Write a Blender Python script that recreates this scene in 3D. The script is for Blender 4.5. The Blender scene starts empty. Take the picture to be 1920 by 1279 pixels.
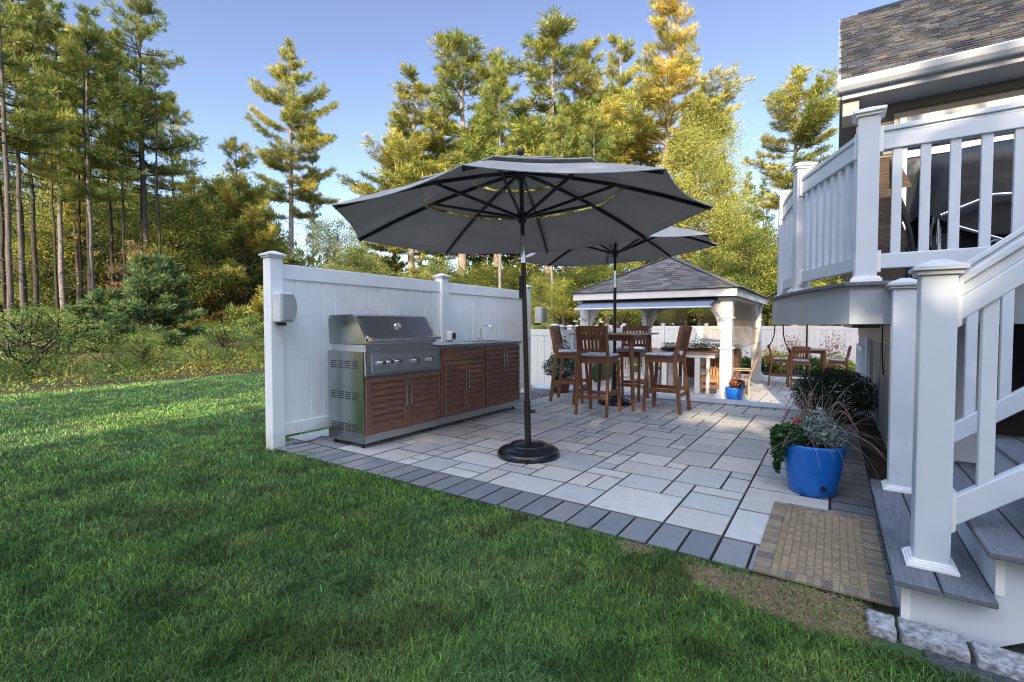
import bpy, math, random
import numpy as np
from mathutils import Vector, Matrix, Quaternion
R = math.radians
S = bpy.context.scene
COL = S.collection
random.seed(7)

# ------------------------------------------------------------------ camera frame
H0, F0, YAW, PITCH = 1.18, 900.0, R(33.8), R(1.85)
def at(px, depth, z=0.0):
    """ground point seen under picture column px at a given depth along the view"""
    s = (px - 960.0) / F0
    fx, fy = -math.sin(YAW), math.cos(YAW)
    rx, ry = math.cos(YAW), math.sin(YAW)
    return Vector(((fx + s * rx) * depth, (fy + s * ry) * depth, z))
def hgt(py, depth):
    return H0 + (611.0 - py) / F0 * depth

# ------------------------------------------------------------------ materials
M = {}
def mat(name, col, rough=0.6, metal=0.0, noise=0.0, nscale=8.0, bump=0.0, bscale=60.0, col2=None,
        trans=0.0, attr=None, stretch=None, spec=0.5, coat=0.0, alpha=1.0, rnoise=0.0, detail=4.0):
    m = bpy.data.materials.new(name); m.use_nodes = True
    nt = m.node_tree; nt.nodes.clear(); L = nt.links
    out = nt.nodes.new('ShaderNodeOutputMaterial')
    b = nt.nodes.new('ShaderNodeBsdfPrincipled')
    b.inputs['Roughness'].default_value = rough
    b.inputs['Metallic'].default_value = metal
    b.inputs['Specular IOR Level'].default_value = spec
    b.inputs['Coat Weight'].default_value = coat
    b.inputs['Alpha'].default_value = alpha
    L.new(b.outputs[0], out.inputs[0])
    tc = nt.nodes.new('ShaderNodeTexCoord')
    mp = nt.nodes.new('ShaderNodeMapping')
    if stretch: mp.inputs['Scale'].default_value = stretch
    L.new(tc.outputs['Object'], mp.inputs[0])
    src = None
    if attr:
        a = nt.nodes.new('ShaderNodeAttribute'); a.attribute_name = attr
        src = a.outputs['Color']
    if noise > 0 or col2:
        n = nt.nodes.new('ShaderNodeTexNoise'); n.inputs['Scale'].default_value = nscale
        n.inputs['Detail'].default_value = detail; n.inputs['Roughness'].default_value = 0.6
        L.new(mp.outputs[0], n.inputs[0])
        r = nt.nodes.new('ShaderNodeValToRGB')
        c2 = col2 if col2 else tuple(c * (1 - noise) for c in col)
        c1 = col if col2 else tuple(min(1, c * (1 + noise)) for c in col)
        r.color_ramp.elements[0].position = 0.32; r.color_ramp.elements[1].position = 0.68
        r.color_ramp.elements[0].color = (*c2, 1); r.color_ramp.elements[1].color = (*c1, 1)
        L.new(n.outputs['Fac'], r.inputs[0])
        if src is not None:
            mx = nt.nodes.new('ShaderNodeMix'); mx.data_type = 'RGBA'; mx.blend_type = 'MULTIPLY'
            mx.inputs[0].default_value = 1.0
            L.new(src, mx.inputs[6]); L.new(r.outputs[0], mx.inputs[7]); src = mx.outputs[2]
        else: src = r.outputs[0]
    if src is not None: L.new(src, b.inputs['Base Color'])
    else: b.inputs['Base Color'].default_value = (*col, 1)
    if bump > 0:
        n2 = nt.nodes.new('ShaderNodeTexNoise'); n2.inputs['Scale'].default_value = bscale
        n2.inputs['Detail'].default_value = 6
        L.new(mp.outputs[0], n2.inputs[0])
        bp = nt.nodes.new('ShaderNodeBump'); bp.inputs['Strength'].default_value = bump
        bp.inputs['Distance'].default_value = 0.01
        L.new(n2.outputs['Fac'], bp.inputs['Height']); L.new(bp.outputs[0], b.inputs['Normal'])
    if rnoise > 0:
        n3 = nt.nodes.new('ShaderNodeTexNoise'); n3.inputs['Scale'].default_value = nscale * 2
        L.new(mp.outputs[0], n3.inputs[0])
        mr = nt.nodes.new('ShaderNodeMapRange')
        mr.inputs['To Min'].default_value = max(0, rough - rnoise); mr.inputs['To Max'].default_value = min(1, rough + rnoise)
        L.new(n3.outputs['Fac'], mr.inputs['Value']); L.new(mr.outputs[0], b.inputs['Roughness'])
    if trans > 0:
        t = nt.nodes.new('ShaderNodeBsdfTranslucent')
        if src is not None: L.new(src, t.inputs[0])
        else: t.inputs[0].default_value = (*col, 1)
        mx = nt.nodes.new('ShaderNodeMixShader'); mx.inputs[0].default_value = trans
        L.new(b.outputs[0], mx.inputs[1]); L.new(t.outputs[0], mx.inputs[2]); L.new(mx.outputs[0], out.inputs[0])
    M[name] = m
    return m

mat('vinyl', (0.58, 0.62, 0.68), 0.32, noise=0.04, nscale=3, bump=0.03, bscale=5, rnoise=0.08)
mat('vinyl_fence', (0.88, 0.89, 0.91), 0.35, noise=0.04, nscale=3, bump=0.03, bscale=5, rnoise=0.08)
mat('vinyl_trim', (0.78, 0.78, 0.79), 0.4, noise=0.05, nscale=4, bump=0.04, bscale=12)
mat('speaker_grey', (0.36, 0.38, 0.39), 0.5, noise=0.06, bump=0.1, bscale=300)
mat('speaker_light', (0.58, 0.6, 0.62), 0.5, noise=0.04)
mat('steel', (0.56, 0.57, 0.58), 0.32, 1.0, noise=0.08, nscale=3, stretch=(1, 1, 40), rnoise=0.08, bump=0.02, bscale=30)
mat('steel_side', (0.42, 0.44, 0.43), 0.2, 1.0, noise=0.05, nscale=2, rnoise=0.06)
mat('steel_dark', (0.66, 0.67, 0.69), 0.34, 1.0, noise=0.1, nscale=3, stretch=(1, 20, 1), rnoise=0.05)
mat('chrome', (0.75, 0.75, 0.76), 0.12, 1.0)
mat('black', (0.012, 0.012, 0.014), 0.5)
mat('black_gloss', (0.01, 0.012, 0.016), 0.2, noise=0.3, nscale=6, rnoise=0.1, bump=0.05, bscale=90)
mat('black_metal', (0.012, 0.012, 0.015), 0.35, 0.0, noise=0.3, nscale=15)
mat('bronze_metal', (0.03, 0.022, 0.02), 0.3, 0.3, noise=0.3, nscale=6)
mat('cabinet_wood', (0.34, 0.165, 0.11), 0.42, col2=(0.085, 0.042, 0.032), nscale=6, stretch=(3, 1.2, 22), bump=0.12, bscale=10, detail=8)
mat('cabinet_frame', (0.27, 0.145, 0.10), 0.45, col2=(0.13, 0.07, 0.05), nscale=5, stretch=(3, 16, 1.4), bump=0.08, bscale=10, detail=7)
mat('canvas', (0.44, 0.41, 0.385), 0.9, noise=0.1, nscale=2.2, bump=0.25, bscale=420, trans=0.25)
mat('canvas_edge', (0.4, 0.41, 0.43), 0.9, noise=0.06, nscale=3, bump=0.2, bscale=420)
mat('teak', (0.31, 0.13, 0.06), 0.42, col2=(0.12, 0.05, 0.025), nscale=5, stretch=(14, 14, 1.3), bump=0.08, bscale=12, detail=8)
mat('teak_slat', (0.27, 0.10, 0.045), 0.42, col2=(0.10, 0.036, 0.018), nscale=5, stretch=(14, 14, 1.3), bump=0.08, bscale=12, detail=8)
mat('table_wood', (0.42, 0.30, 0.21), 0.4, col2=(0.25, 0.16, 0.10), nscale=4, stretch=(2, 18, 2), detail=8)
mat('light_teak', (0.50, 0.26, 0.11), 0.5, col2=(0.3, 0.14, 0.06), nscale=5, stretch=(10, 10, 1.5))
mat('grey_wood', (0.36, 0.27, 0.2), 0.6, col2=(0.22, 0.15, 0.1), nscale=5, stretch=(10, 10, 1.5))
mat('cushion', (0.55, 0.60, 0.68), 0.9, noise=0.06, nscale=20, bump=0.25, bscale=260)
mat('deck_board', (0.16, 0.17, 0.2), 0.6, col2=(0.09, 0.095, 0.115), nscale=6, stretch=(22, 1.2, 4), bump=0.25, bscale=14, detail=8)
mat('siding', (0.17, 0.152, 0.125), 0.6, noise=0.12, nscale=5, stretch=(1, 1, 14), bump=0.05, bscale=10)
mat('siding_beige', (0.40, 0.345, 0.29), 0.6, noise=0.06, nscale=4)
mat('panel_grey', (0.27, 0.285, 0.3), 0.6, noise=0.12, nscale=3, stretch=(1, 1, .2))
mat('shingle', (1, 1, 1), 0.92, noise=0.3, nscale=45, attr='Col', bump=0.5, bscale=220)
mat('glass_dark', (0.02, 0.025, 0.03), 0.05, 0.0, spec=0.9, noise=0.3, nscale=2)
mat('gutter', (0.58, 0.60, 0.64), 0.3, noise=0.03, nscale=3)
mat('soffit', (0.30, 0.32, 0.36), 0.5, noise=0.05, nscale=3)
mat('paver', (1, 1, 1), 0.8, attr='Col', noise=0.13, nscale=9, bump=0.35, bscale=55, detail=10)
mat('joint_sand', (0.015, 0.015, 0.017), 0.95, noise=0.3, nscale=60)
mat('coping', (0.50, 0.52, 0.56), 0.7, noise=0.1, nscale=12, bump=0.2, bscale=70)
mat('granite', (0.46, 0.46, 0.47), 0.8, col2=(0.10, 0.10, 0.11), nscale=48, bump=1.0, bscale=35, detail=8)
mat('gravel_grey', (0.09, 0.09, 0.095), 0.9, col2=(0.02, 0.02, 0.022), nscale=55, bump=1.0, bscale=70)
mat('mulch', (0.05, 0.035, 0.026), 0.95, col2=(0.012, 0.009, 0.008), nscale=40, bump=1.0, bscale=60)
mat('blue_pot', (0.006, 0.13, 0.52), 0.3, noise=0.08, nscale=4, rnoise=0.06, coat=0.15)
mat('terracotta', (0.17, 0.08, 0.045), 0.7, noise=0.2, nscale=14)
mat('bark_pine', (0.125, 0.115, 0.11), 0.95, col2=(0.06, 0.047, 0.04), nscale=3.0, stretch=(4, 4, 0.8), bump=0.8, bscale=9, detail=8)
mat('bark_light', (0.42, 0.36, 0.31), 0.9, col2=(0.16, 0.12, 0.1), nscale=3.0, stretch=(4, 4, 0.8), bump=0.7, bscale=9, detail=8)
mat('bark_mottled', (0.27, 0.265, 0.265), 0.95, col2=(0.09, 0.075, 0.07), nscale=5.0, stretch=(3, 3, 1.4), bump=0.8, bscale=9, detail=8)
mat('bark_dark', (0.06, 0.05, 0.045), 0.95, col2=(0.02, 0.017, 0.015), nscale=4, bump=0.6, bscale=9)
mat('leaf', (1, 1, 1), 0.65, attr='Col', trans=0.32, spec=0.25)
mat('needle', (1, 1, 1), 0.7, attr='Col', trans=0.22, spec=0.2)
mat('blade', (1, 1, 1), 0.6, attr='Col', trans=0.25, spec=0.25)
mat('awning', (0.17, 0.21, 0.30), 0.8, noise=0.06, nscale=4)
mat('stone_white', (0.60, 0.59, 0.57), 0.6, noise=0.05, nscale=4)
mat('fence_far', (0.58, 0.575, 0.57), 0.5, noise=0.03, nscale=2)
mat('cover_black', (0.010, 0.010, 0.013), 0.5, noise=0.4, nscale=5, bump=0.6, bscale=7)
mat('wicker', (0.15, 0.10, 0.065), 0.7, col2=(0.045, 0.03, 0.02), nscale=7, stretch=(2, 2, 26), bump=0.6, bscale=20)
mat('soil', (0.02, 0.014, 0.01), 0.95, noise=0.4, nscale=60, bump=0.8, bscale=80)
mat('copper_cord', (0.02, 0.02, 0.02), 0.6)
mat('paint_shadow', (0.06, 0.045, 0.032), 0.9, noise=0.3, nscale=30)

def special_mats():
    # ground: lawn soil on the near side, leaf litter under the trees
    m = mat('ground_mix', (0.03, 0.05, 0.018), 0.95)
    nt = m.node_tree; L = nt.links
    b = [n for n in nt.nodes if n.type == 'BSDF_PRINCIPLED'][0]
    tc = [n for n in nt.nodes if n.type == 'TEX_COORD'][0]
    sx = nt.nodes.new('ShaderNodeSeparateXYZ'); L.new(tc.outputs['Object'], sx.inputs[0])
    n1 = nt.nodes.new('ShaderNodeTexNoise'); n1.inputs['Scale'].default_value = 1.3; n1.inputs['Detail'].default_value = 6
    L.new(tc.outputs['Object'], n1.inputs[0])
    ad = nt.nodes.new('ShaderNodeMath'); ad.operation = 'MULTIPLY_ADD'; ad.inputs[1].default_value = 1.2
    L.new(n1.outputs['Fac'], ad.inputs[0]); L.new(sx.outputs[0], ad.inputs[2])
    mr = nt.nodes.new('ShaderNodeMapRange'); mr.inputs['From Min'].default_value = -11.5; mr.inputs['From Max'].default_value = -11.1
    L.new(ad.outputs[0], mr.inputs['Value'])
    n2 = nt.nodes.new('ShaderNodeTexNoise'); n2.inputs['Scale'].default_value = 26; n2.inputs['Detail'].default_value = 8
    L.new(tc.outputs['Object'], n2.inputs[0])
    ra = nt.nodes.new('ShaderNodeValToRGB'); L.new(n2.outputs['Fac'], ra.inputs[0])
    ra.color_ramp.elements[0].color = (0.012, 0.022, 0.007, 1); ra.color_ramp.elements[1].color = (0.06, 0.10, 0.03, 1)
    rb = nt.nodes.new('ShaderNodeValToRGB'); L.new(n2.outputs['Fac'], rb.inputs[0])
    rb.color_ramp.elements[0].color = (0.02, 0.015, 0.007, 1); rb.color_ramp.elements[1].color = (0.13, 0.09, 0.04, 1)
    mx = nt.nodes.new('ShaderNodeMix'); mx.data_type = 'RGBA'
    L.new(mr.outputs[0], mx.inputs[0]); L.new(rb.outputs[0], mx.inputs[6]); L.new(ra.outputs[0], mx.inputs[7])
    L.new(mx.outputs[2], b.inputs['Base Color'])
    bp = nt.nodes.new('ShaderNodeBump'); bp.inputs['Strength'].default_value = 0.8; bp.inputs['Distance'].default_value = 0.03
    L.new(n2.outputs['Fac'], bp.inputs['Height']); L.new(bp.outputs[0], b.inputs['Normal'])
    # woven shade screen: see-through mesh cloth
    m = mat('screen_mesh', (0.42, 0.31, 0.22), 0.9)
    nt = m.node_tree; L = nt.links
    b = [n for n in nt.nodes if n.type == 'BSDF_PRINCIPLED'][0]; o = [n for n in nt.nodes if n.type == 'OUTPUT_MATERIAL'][0]
    t = nt.nodes.new('ShaderNodeBsdfTransparent'); mx = nt.nodes.new('ShaderNodeMixShader'); mx.inputs[0].default_value = 0.55
    L.new(t.outputs[0], mx.inputs[1]); L.new(b.outputs[0], mx.inputs[2]); L.new(mx.outputs[0], o.inputs[0])
    # door mat: woven cells with a dark banded border, from object coordinates
    m = mat('mat_weave', (1, 1, 1), 0.95, attr='Col', noise=0.25, nscale=40, bump=0.6, bscale=120)
special_mats()
def dirt(name, z0, z1, col):
    m = M[name]; nt = m.node_tree; L = nt.links
    b = [n for n in nt.nodes if n.type == 'BSDF_PRINCIPLED'][0]; src = b.inputs['Base Color'].links[0].from_socket
    tc = [n for n in nt.nodes if n.type == 'TEX_COORD'][0]; sx = nt.nodes.new('ShaderNodeSeparateXYZ'); L.new(tc.outputs['Object'], sx.inputs[0])
    n = nt.nodes.new('ShaderNodeTexNoise'); n.inputs['Scale'].default_value = 14; n.inputs['Detail'].default_value = 7; L.new(tc.outputs['Object'], n.inputs[0])
    ma = nt.nodes.new('ShaderNodeMath'); ma.operation = 'MULTIPLY_ADD'; ma.inputs[1].default_value = .30; L.new(n.outputs['Fac'], ma.inputs[0]); L.new(sx.outputs[2], ma.inputs[2])
    mr = nt.nodes.new('ShaderNodeMapRange'); mr.inputs['From Min'].default_value = z0; mr.inputs['From Max'].default_value = z1
    mr.inputs['To Min'].default_value = .75; mr.inputs['To Max'].default_value = 0; L.new(ma.outputs[0], mr.inputs['Value'])
    mx = nt.nodes.new('ShaderNodeMix'); mx.data_type = 'RGBA'; mx.blend_type = 'MULTIPLY'; L.new(mr.outputs[0], mx.inputs[0]); L.new(src, mx.inputs[6]); mx.inputs[7].default_value = (*col, 1)
    L.new(mx.outputs[2], b.inputs['Base Color'])
dirt('vinyl_fence', .12, .32, (.55, .56, .42))
def stain(name, thr, k, sc):
    m = M[name]; nt = m.node_tree; L = nt.links
    b = [n for n in nt.nodes if n.type == 'BSDF_PRINCIPLED'][0]; src = b.inputs['Base Color'].links[0].from_socket
    tc = [n for n in nt.nodes if n.type == 'TEX_COORD'][0]
    n = nt.nodes.new('ShaderNodeTexNoise'); n.inputs['Scale'].default_value = sc; n.inputs['Detail'].default_value = 5; n.inputs['Distortion'].default_value = .6
    L.new(tc.outputs['Object'], n.inputs[0])
    mr = nt.nodes.new('ShaderNodeMapRange'); mr.inputs['From Min'].default_value = thr; mr.inputs['From Max'].default_value = thr+.06
    mr.inputs['To Min'].default_value = 1.0; mr.inputs['To Max'].default_value = k; L.new(n.outputs['Fac'], mr.inputs['Value'])
    mx = nt.nodes.new('ShaderNodeMix'); mx.data_type = 'RGBA'; mx.blend_type = 'MULTIPLY'; mx.inputs[0].default_value = 1
    L.new(src, mx.inputs[6]); L.new(mr.outputs[0], mx.inputs[7]); L.new(mx.outputs[2], b.inputs['Base Color'])
stain('paver', .66, .72, 5.0); stain('blue_pot', .62, .8, 9.0); stain('vinyl', .63, .93, 2.5); stain('vinyl_fence', .62, .93, 2.0); stain('deck_board', .6, .8, 4.0)

# ------------------------------------------------------------------ mesh builder
def wloc(o):
    v = Vector((0, 0, 0))
    while o is not None:
        v += o.location; o = o.parent
    return v

class MB:
    def __init__(s): s.v = []; s.f = []; s.c = []; s.cur = None; s.sm = []
    def add(s, vs, fs, smooth=False):
        n = len(s.v); s.v += [tuple(v) for v in vs]
        for f in fs:
            s.f.append(tuple(i + n for i in f)); s.c.append(s.cur); s.sm.append(smooth)
        return s
    def box(s, x0, y0, z0, x1, y1, z1):
        v = [(x0,y0,z0),(x1,y0,z0),(x1,y1,z0),(x0,y1,z0),(x0,y0,z1),(x1,y0,z1),(x1,y1,z1),(x0,y1,z1)]
        return s.add(v, [(3,2,1,0),(4,5,6,7),(0,1,5,4),(1,2,6,5),(2,3,7,6),(3,0,4,7)])
    def cbox(s, c, d, rz=0.0, q=None):
        m = (q.to_matrix() if q else Matrix.Rotation(rz, 3, 'Z'))
        v = [Vector(c) + m @ Vector((sx*d[0]/2, sy*d[1]/2, sz*d[2]/2)) for sz in (-1,1) for sx, sy in ((-1,-1),(1,-1),(1,1),(-1,1))]
        return s.add(v, [(3,2,1,0),(4,5,6,7),(0,1,5,4),(1,2,6,5),(2,3,7,6),(3,0,4,7)])
    def bar(s, p0, p1, w, h, up=(0,0,1), w1=None, h1=None):
        p0, p1 = Vector(p0), Vector(p1); d = (p1-p0).normalized(); up = Vector(up)
        if abs(d.dot(up)) > 0.99: up = Vector((0,1,0))
        sd = d.cross(up).normalized(); u = sd.cross(d).normalized()
        w1 = w1 or w; h1 = h1 or h
        v = []
        for p, a, b in ((p0,w,h),(p1,w1,h1)):
            for i, j in ((-1,-1),(1,-1),(1,1),(-1,1)): v.append(p + sd*i*a/2 + u*j*b/2)
        return s.add(v, [(3,2,1,0),(4,5,6,7),(0,1,5,4),(1,2,6,5),(2,3,7,6),(3,0,4,7)])
    def tube(s, pts, r, n=10, cap=True, smooth=True):
        pts = [Vector(p) for p in pts]; k = len(pts)
        rs = r if isinstance(r, (list, tuple)) else [r]*k
        v = []; prev = None
        for i, p in enumerate(pts):
            d = (pts[min(i+1,k-1)] - pts[max(i-1,0)]).normalized()
            if prev is None:
                a = Vector((0,0,1)) if abs(d.z) < 0.9 else Vector((1,0,0))
                sd = d.cross(a).normalized()
            else: sd = (prev - d*prev.dot(d)).normalized()
            prev = sd; u = d.cross(sd)
            for j in range(n):
                t = 2*math.pi*j/n; v.append(p + (sd*math.cos(t) + u*math.sin(t))*rs[i])
        f = []
        for i in range(k-1):
            for j in range(n):
                f.append((i*n+j, i*n+(j+1)%n, (i+1)*n+(j+1)%n, (i+1)*n+j))
        s.add(v, f, smooth)
        if cap:
            s.add(v[:n][::-1], [tuple(range(n))]); s.add(v[-n:], [tuple(range(n))])
        return s
    def lathe(s, prof, c=(0,0,0), n=32, smooth=True, sx=1, sy=1):
        v = []; k = len(prof)
        for r, z in prof:
            for j in range(n):
                t = 2*math.pi*j/n; v.append((c[0]+r*math.cos(t)*sx, c[1]+r*math.sin(t)*sy, c[2]+z))
        f = []
        for i in range(k-1):
            for j in range(n): f.append((i*n+j, i*n+(j+1)%n, (i+1)*n+(j+1)%n, (i+1)*n+j))
        f2 = [tuple(range(n))[::-1], tuple((k-1)*n+j for j in range(n))]
        s.add(v, f + [x for x, (r, z) in zip(f2, (prof[0], prof[-1])) if r > 1e-4], smooth)
        return s
    def prism(s, poly, ax, a, b):
        """poly: 2-D points; ax: axis along which it is extruded from a to b"""
        def P(p, t):
            return {'x': (t, p[0], p[1]), 'y': (p[0], t, p[1]), 'z': (p[0], p[1], t)}[ax]
        n = len(poly)
        v = [P(p, a) for p in poly] + [P(p, b) for p in poly]
        f = [tuple(range(n))[::-1], tuple(range(n, 2*n))] + [(i, (i+1) % n, n+(i+1) % n, n+i) for i in range(n)]
        return s.add(v, f)
    def build(s, name, m, parent=None, origin=None, bevel=0.0, smooth=False, fixn=True):
        off = wloc(parent) if parent else Vector(origin or (0,0,0))
        me = bpy.data.meshes.new(name)
        me.from_pydata([tuple(Vector(v)-off) for v in s.v], [], s.f)
        if any(c is not None for c in s.c):
            a = me.color_attributes.new('Col', 'FLOAT_COLOR', 'CORNER')
            buf = []
            for f, c in zip(s.f, s.c):
                c = c or (0.5, 0.5, 0.5)
                for _ in f: buf += [c[0], c[1], c[2], 1.0]
            a.data.foreach_set('color', buf)
        me.polygons.foreach_set('use_smooth', [bool(x or smooth) for x in s.sm])
        me.materials.append(M[m] if isinstance(m, str) else m)
        if fixn:
            import bmesh
            bm = bmesh.new(); bm.from_mesh(me); bmesh.ops.recalc_face_normals(bm, faces=bm.faces); bm.to_mesh(me); bm.free()
        me.update()
        o = bpy.data.objects.new(name, me); COL.objects.link(o)
        if parent: o.parent = parent
        elif origin: o.location = origin
        if bevel:
            b = o.modifiers.new('Bevel', 'BEVEL'); b.width = bevel; b.segments = 2; b.limit_method = 'ANGLE'; b.angle_limit = R(40)
        return o

def np_mesh(name, verts, quads, cols, m, parent=None, loc=None, tris=None):
    """verts (N,3); faces as (K,4) and/or (K,3); cols per vertex (N,3)"""
    me = bpy.data.meshes.new(name)
    nv = len(verts); me.vertices.add(nv); me.vertices.foreach_set('co', verts.astype(np.float32).ravel())
    idx = []; starts = []; tot = 0
    if quads is not None and len(quads):
        idx.append(quads.ravel()); starts.append(np.arange(len(quads))*4); tot += len(quads)*4
    if tris is not None and len(tris):
        idx.append(tris.ravel()); starts.append(tot + np.arange(len(tris))*3); tot += len(tris)*3
    idx = np.concatenate(idx).astype(np.int32); starts = np.concatenate(starts).astype(np.int32)
    me.loops.add(tot); me.loops.foreach_set('vertex_index', idx)
    me.polygons.add(len(starts)); me.polygons.foreach_set('loop_start', starts)
    if cols is not None:
        a = me.color_attributes.new('Col', 'FLOAT_COLOR', 'POINT')
        c = np.ones((nv, 4), np.float32); c[:, :3] = cols; a.data.foreach_set('color', c.ravel())
    me.materials.append(M[m]); me.update(calc_edges=True); me.validate()
    if name is None: return me
    o = bpy.data.objects.new(name, me); COL.objects.link(o)
    if parent: o.parent = parent
    if loc is not None: o.location = loc
    return o

def thing(name, label, cat, loc=(0,0,0), group=None, rz=0.0):
    o = bpy.data.objects.new(name, None); COL.objects.link(o); o.empty_display_size = 0.2
    o.location = loc; o.rotation_euler.z = rz
    o['label'] = label; o['category'] = cat
    if group: o['group'] = group
    return o
def tag(o, label, cat, group=None):
    o['label'] = label; o['category'] = cat
    if group: o['group'] = group
    return o
def struct(o): o['kind'] = 'structure'; return o
def stuff(o, label, cat): o['kind'] = 'stuff'; o['label'] = label; o['category'] = cat; return o
def dup(root, loc, rz=0.0, label=None, group=None, sc=None):
    r = root.copy(); COL.objects.link(r); r.location = loc; r.rotation_euler = (0, 0, rz)
    if label: r['label'] = label
    if group: r['group'] = group
    if sc: r.scale = sc
    for ch in list(root.children):
        c = ch.copy(); COL.objects.link(c); c.parent = r
        for g in list(ch.children):
            d = g.copy(); COL.objects.link(d); d.parent = c
    return r
# ================================================================== SETTING
LOW = -0.55      # level of the far patio
def terrain():
    xs = [-400,-200,-100,-60,-40,-25,-16,-12,-9,-7.6,-7.2,-6.8,-6.45,-6.1,-4.6,-3,0,4,8,20,60,200,400]
    ys = [-400,-150,-60,-30,-15,-6,-3,0,3,6,8.20,8.22,8.28,12,20,24,30,60,120,300,500]
    v = []; f = []
    for y in ys:
        for x in xs:
            z = -0.03
            if y > 8.21 and x > -7.5:
                t = min(1, max(0, (x + 7.5) / 1.2)); t = t*t*(3-2*t)
                z = -0.03 + (LOW - 0.06 + 0.03) * t
            if x < -11.9: z += min(0.35, (-11.9 - x) * 0.03)
            v.append((x, y, z))
    n = len(xs)
    for j in range(len(ys)-1):
        for i in range(n-1): f.append((j*n+i, j*n+i+1, (j+1)*n+i+1, (j+1)*n+i))
    struct(MB().add(v, f).build('ground', 'ground_mix'))
terrain()

def ashlar(mb, x0, y0, x1, y1, z, u, pal, rng, th=0.05, gap=0.0075):
    nx = int(round((x1-x0)/u)); ny = int(round((y1-y0)/u))
    used = [[False]*ny for _ in range(nx)]
    sizes = [(3,2),(2,3),(3,3),(2,2),(3,2),(2,2),(2,2),(2,3),(1,2),(2,1),(1,1),(2,1)]
    for j in range(ny):
        for i in range(nx):
            if used[i][j]: continue
            opts = sizes[:]; rng.shuffle(opts); opts += [(2,1),(1,2),(1,1)]
            for a, b in opts:
                if i+a <= nx and j+b <= ny and not any(used[i+p][j+q] for p in range(a) for q in range(b)):
                    for p in range(a):
                        for q in range(b): used[i+p][j+q] = True
                    paver(mb, x0+i*u, y0+j*u, x0+(i+a)*u, y0+(j+b)*u, z, pal, rng, th, gap)
                    break
def paver(mb, x0, y0, x1, y1, z, pal, rng, th=0.05, gap=0.0075):
    c = pal[int(rng.random()*len(pal))]; k = 0.92 + 0.16*rng.random(); mb.cur = tuple(q*k for q in c)
    dz = (rng.random()-.5)*0.003; z += dz; e = gap*.45; g = gap*.45 + 0.0045
    v = [(x0+e,y0+e,z-th),(x1-e,y0+e,z-th),(x1-e,y1-e,z-th),(x0+e,y1-e,z-th),
         (x0+e,y0+e,z-.005),(x1-e,y0+e,z-.005),(x1-e,y1-e,z-.005),(x0+e,y1-e,z-.005),
         (x0+g,y0+g,z),(x1-g,y0+g,z),(x1-g,y1-g,z),(x0+g,y1-g,z)]
    mb.add(v, [(8,9,10,11)]); c0 = mb.cur; mb.cur = tuple(q*.22 for q in c0)
    mb.add(v, [(4,5,9,8),(5,6,10,9),(6,7,11,10),(7,4,8,11),(0,1,5,4),(1,2,6,5),(2,3,7,6),(3,0,4,7)]); mb.cur = c0
LIGHT = [(0.53,0.515,0.495),(0.50,0.49,0.48),(0.57,0.55,0.52),(0.47,0.47,0.47),(0.53,0.50,0.465),(0.43,0.435,0.445)]
DARK = [(0.20,0.205,0.22),(0.235,0.235,0.25),(0.17,0.178,0.195),(0.21,0.205,0.21)]
def patio():
    rng = random.Random(11)
    mb = MB()
    u = 0.165
    xl, xr, yb, yt = -3.96, 0.0, 2.86, 2.86 + 29*u      # light field
    ashlar(mb, xl, yb, xr, yt, 0.0, u, LIGHT, rng)
    x = xl - 4*u                                          # near border, one dark row
    while x < 0.33:
        paver(mb, x, 2.53, x+u, 2.855, 0.0, DARK, rng); x += u
    # light slabs beside the fence
    ashlar(mb, xl-5*u, yb, xl-3*u, yb+4*u, 0.0, u, LIGHT, rng)
    y = yb
    while y < yt - 0.01:
        if y >= yb + 4*u: paver(mb, xl-5*u, y, xl-3*u, y+u, 0.0, DARK, rng)
        paver(mb, xl-3*u, y, xl, y+u, 0.0, DARK, rng)
        paver(mb, xr+.002, y, xr+0.25, y+u, 0.0, [tuple(c*.7 for c in q) for q in DARK], rng)
        y += u
    x = xl - 5*u
    while x < 0.2:
        paver(mb, x, yt+.002, x+u, yt+0.14, 0.0, DARK, rng); x += u
    o = struct(mb.build('patio', 'paver', fixn=False))
    struct(MB().box(-4.79, 2.54, -0.4, 0.30, 8.19, -0.014).build('patio_bed', 'joint_sand'))
    # pale coping along the drop to the lower patio
    mb = MB(); x = -4.8; rng = random.Random(4)
    while x < 0.4:
        w = 0.9; mb.box(x+.003, yt+0.145, -0.06, min(x+w,0.5)-.003, yt+0.60, 0.006); x += w
    struct(mb.build('patio_coping', 'coping', bevel=0.008))
    struct(MB().box(-4.79, 8.195, LOW-.1, 0.49, 8.235, -0.062).build('step_riser', 'coping'))
    # lower patio
    mb = MB(); rng = random.Random(5)
    ashlar(mb, -6.0, 8.24, 3.2, 18.8, LOW, 0.22, [tuple(c*1.05 for c in q) for q in LIGHT], rng, gap=0.006)
    struct(mb.build('lower_patio', 'paver', fixn=False))
    struct(MB().box(-6.0, 8.24, LOW-.05, 3.2, 18.8, LOW-.012).build('lower_patio_bed', 'joint_sand'))
    # bed of mulch under the deck, grey gravel beside the stairs
    struct(MB().box(0.30, 3.9, -0.05, 7.0, 11.5, -0.018).build('mulch_bed', 'mulch'))
    struct(MB().box(0.3, 1.0, -0.2, 6.0, 3.88, -0.022).build('gravel_bed', 'gravel_grey'))
    # bare, straw covered patch of lawn in front of the mat
patio()

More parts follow.
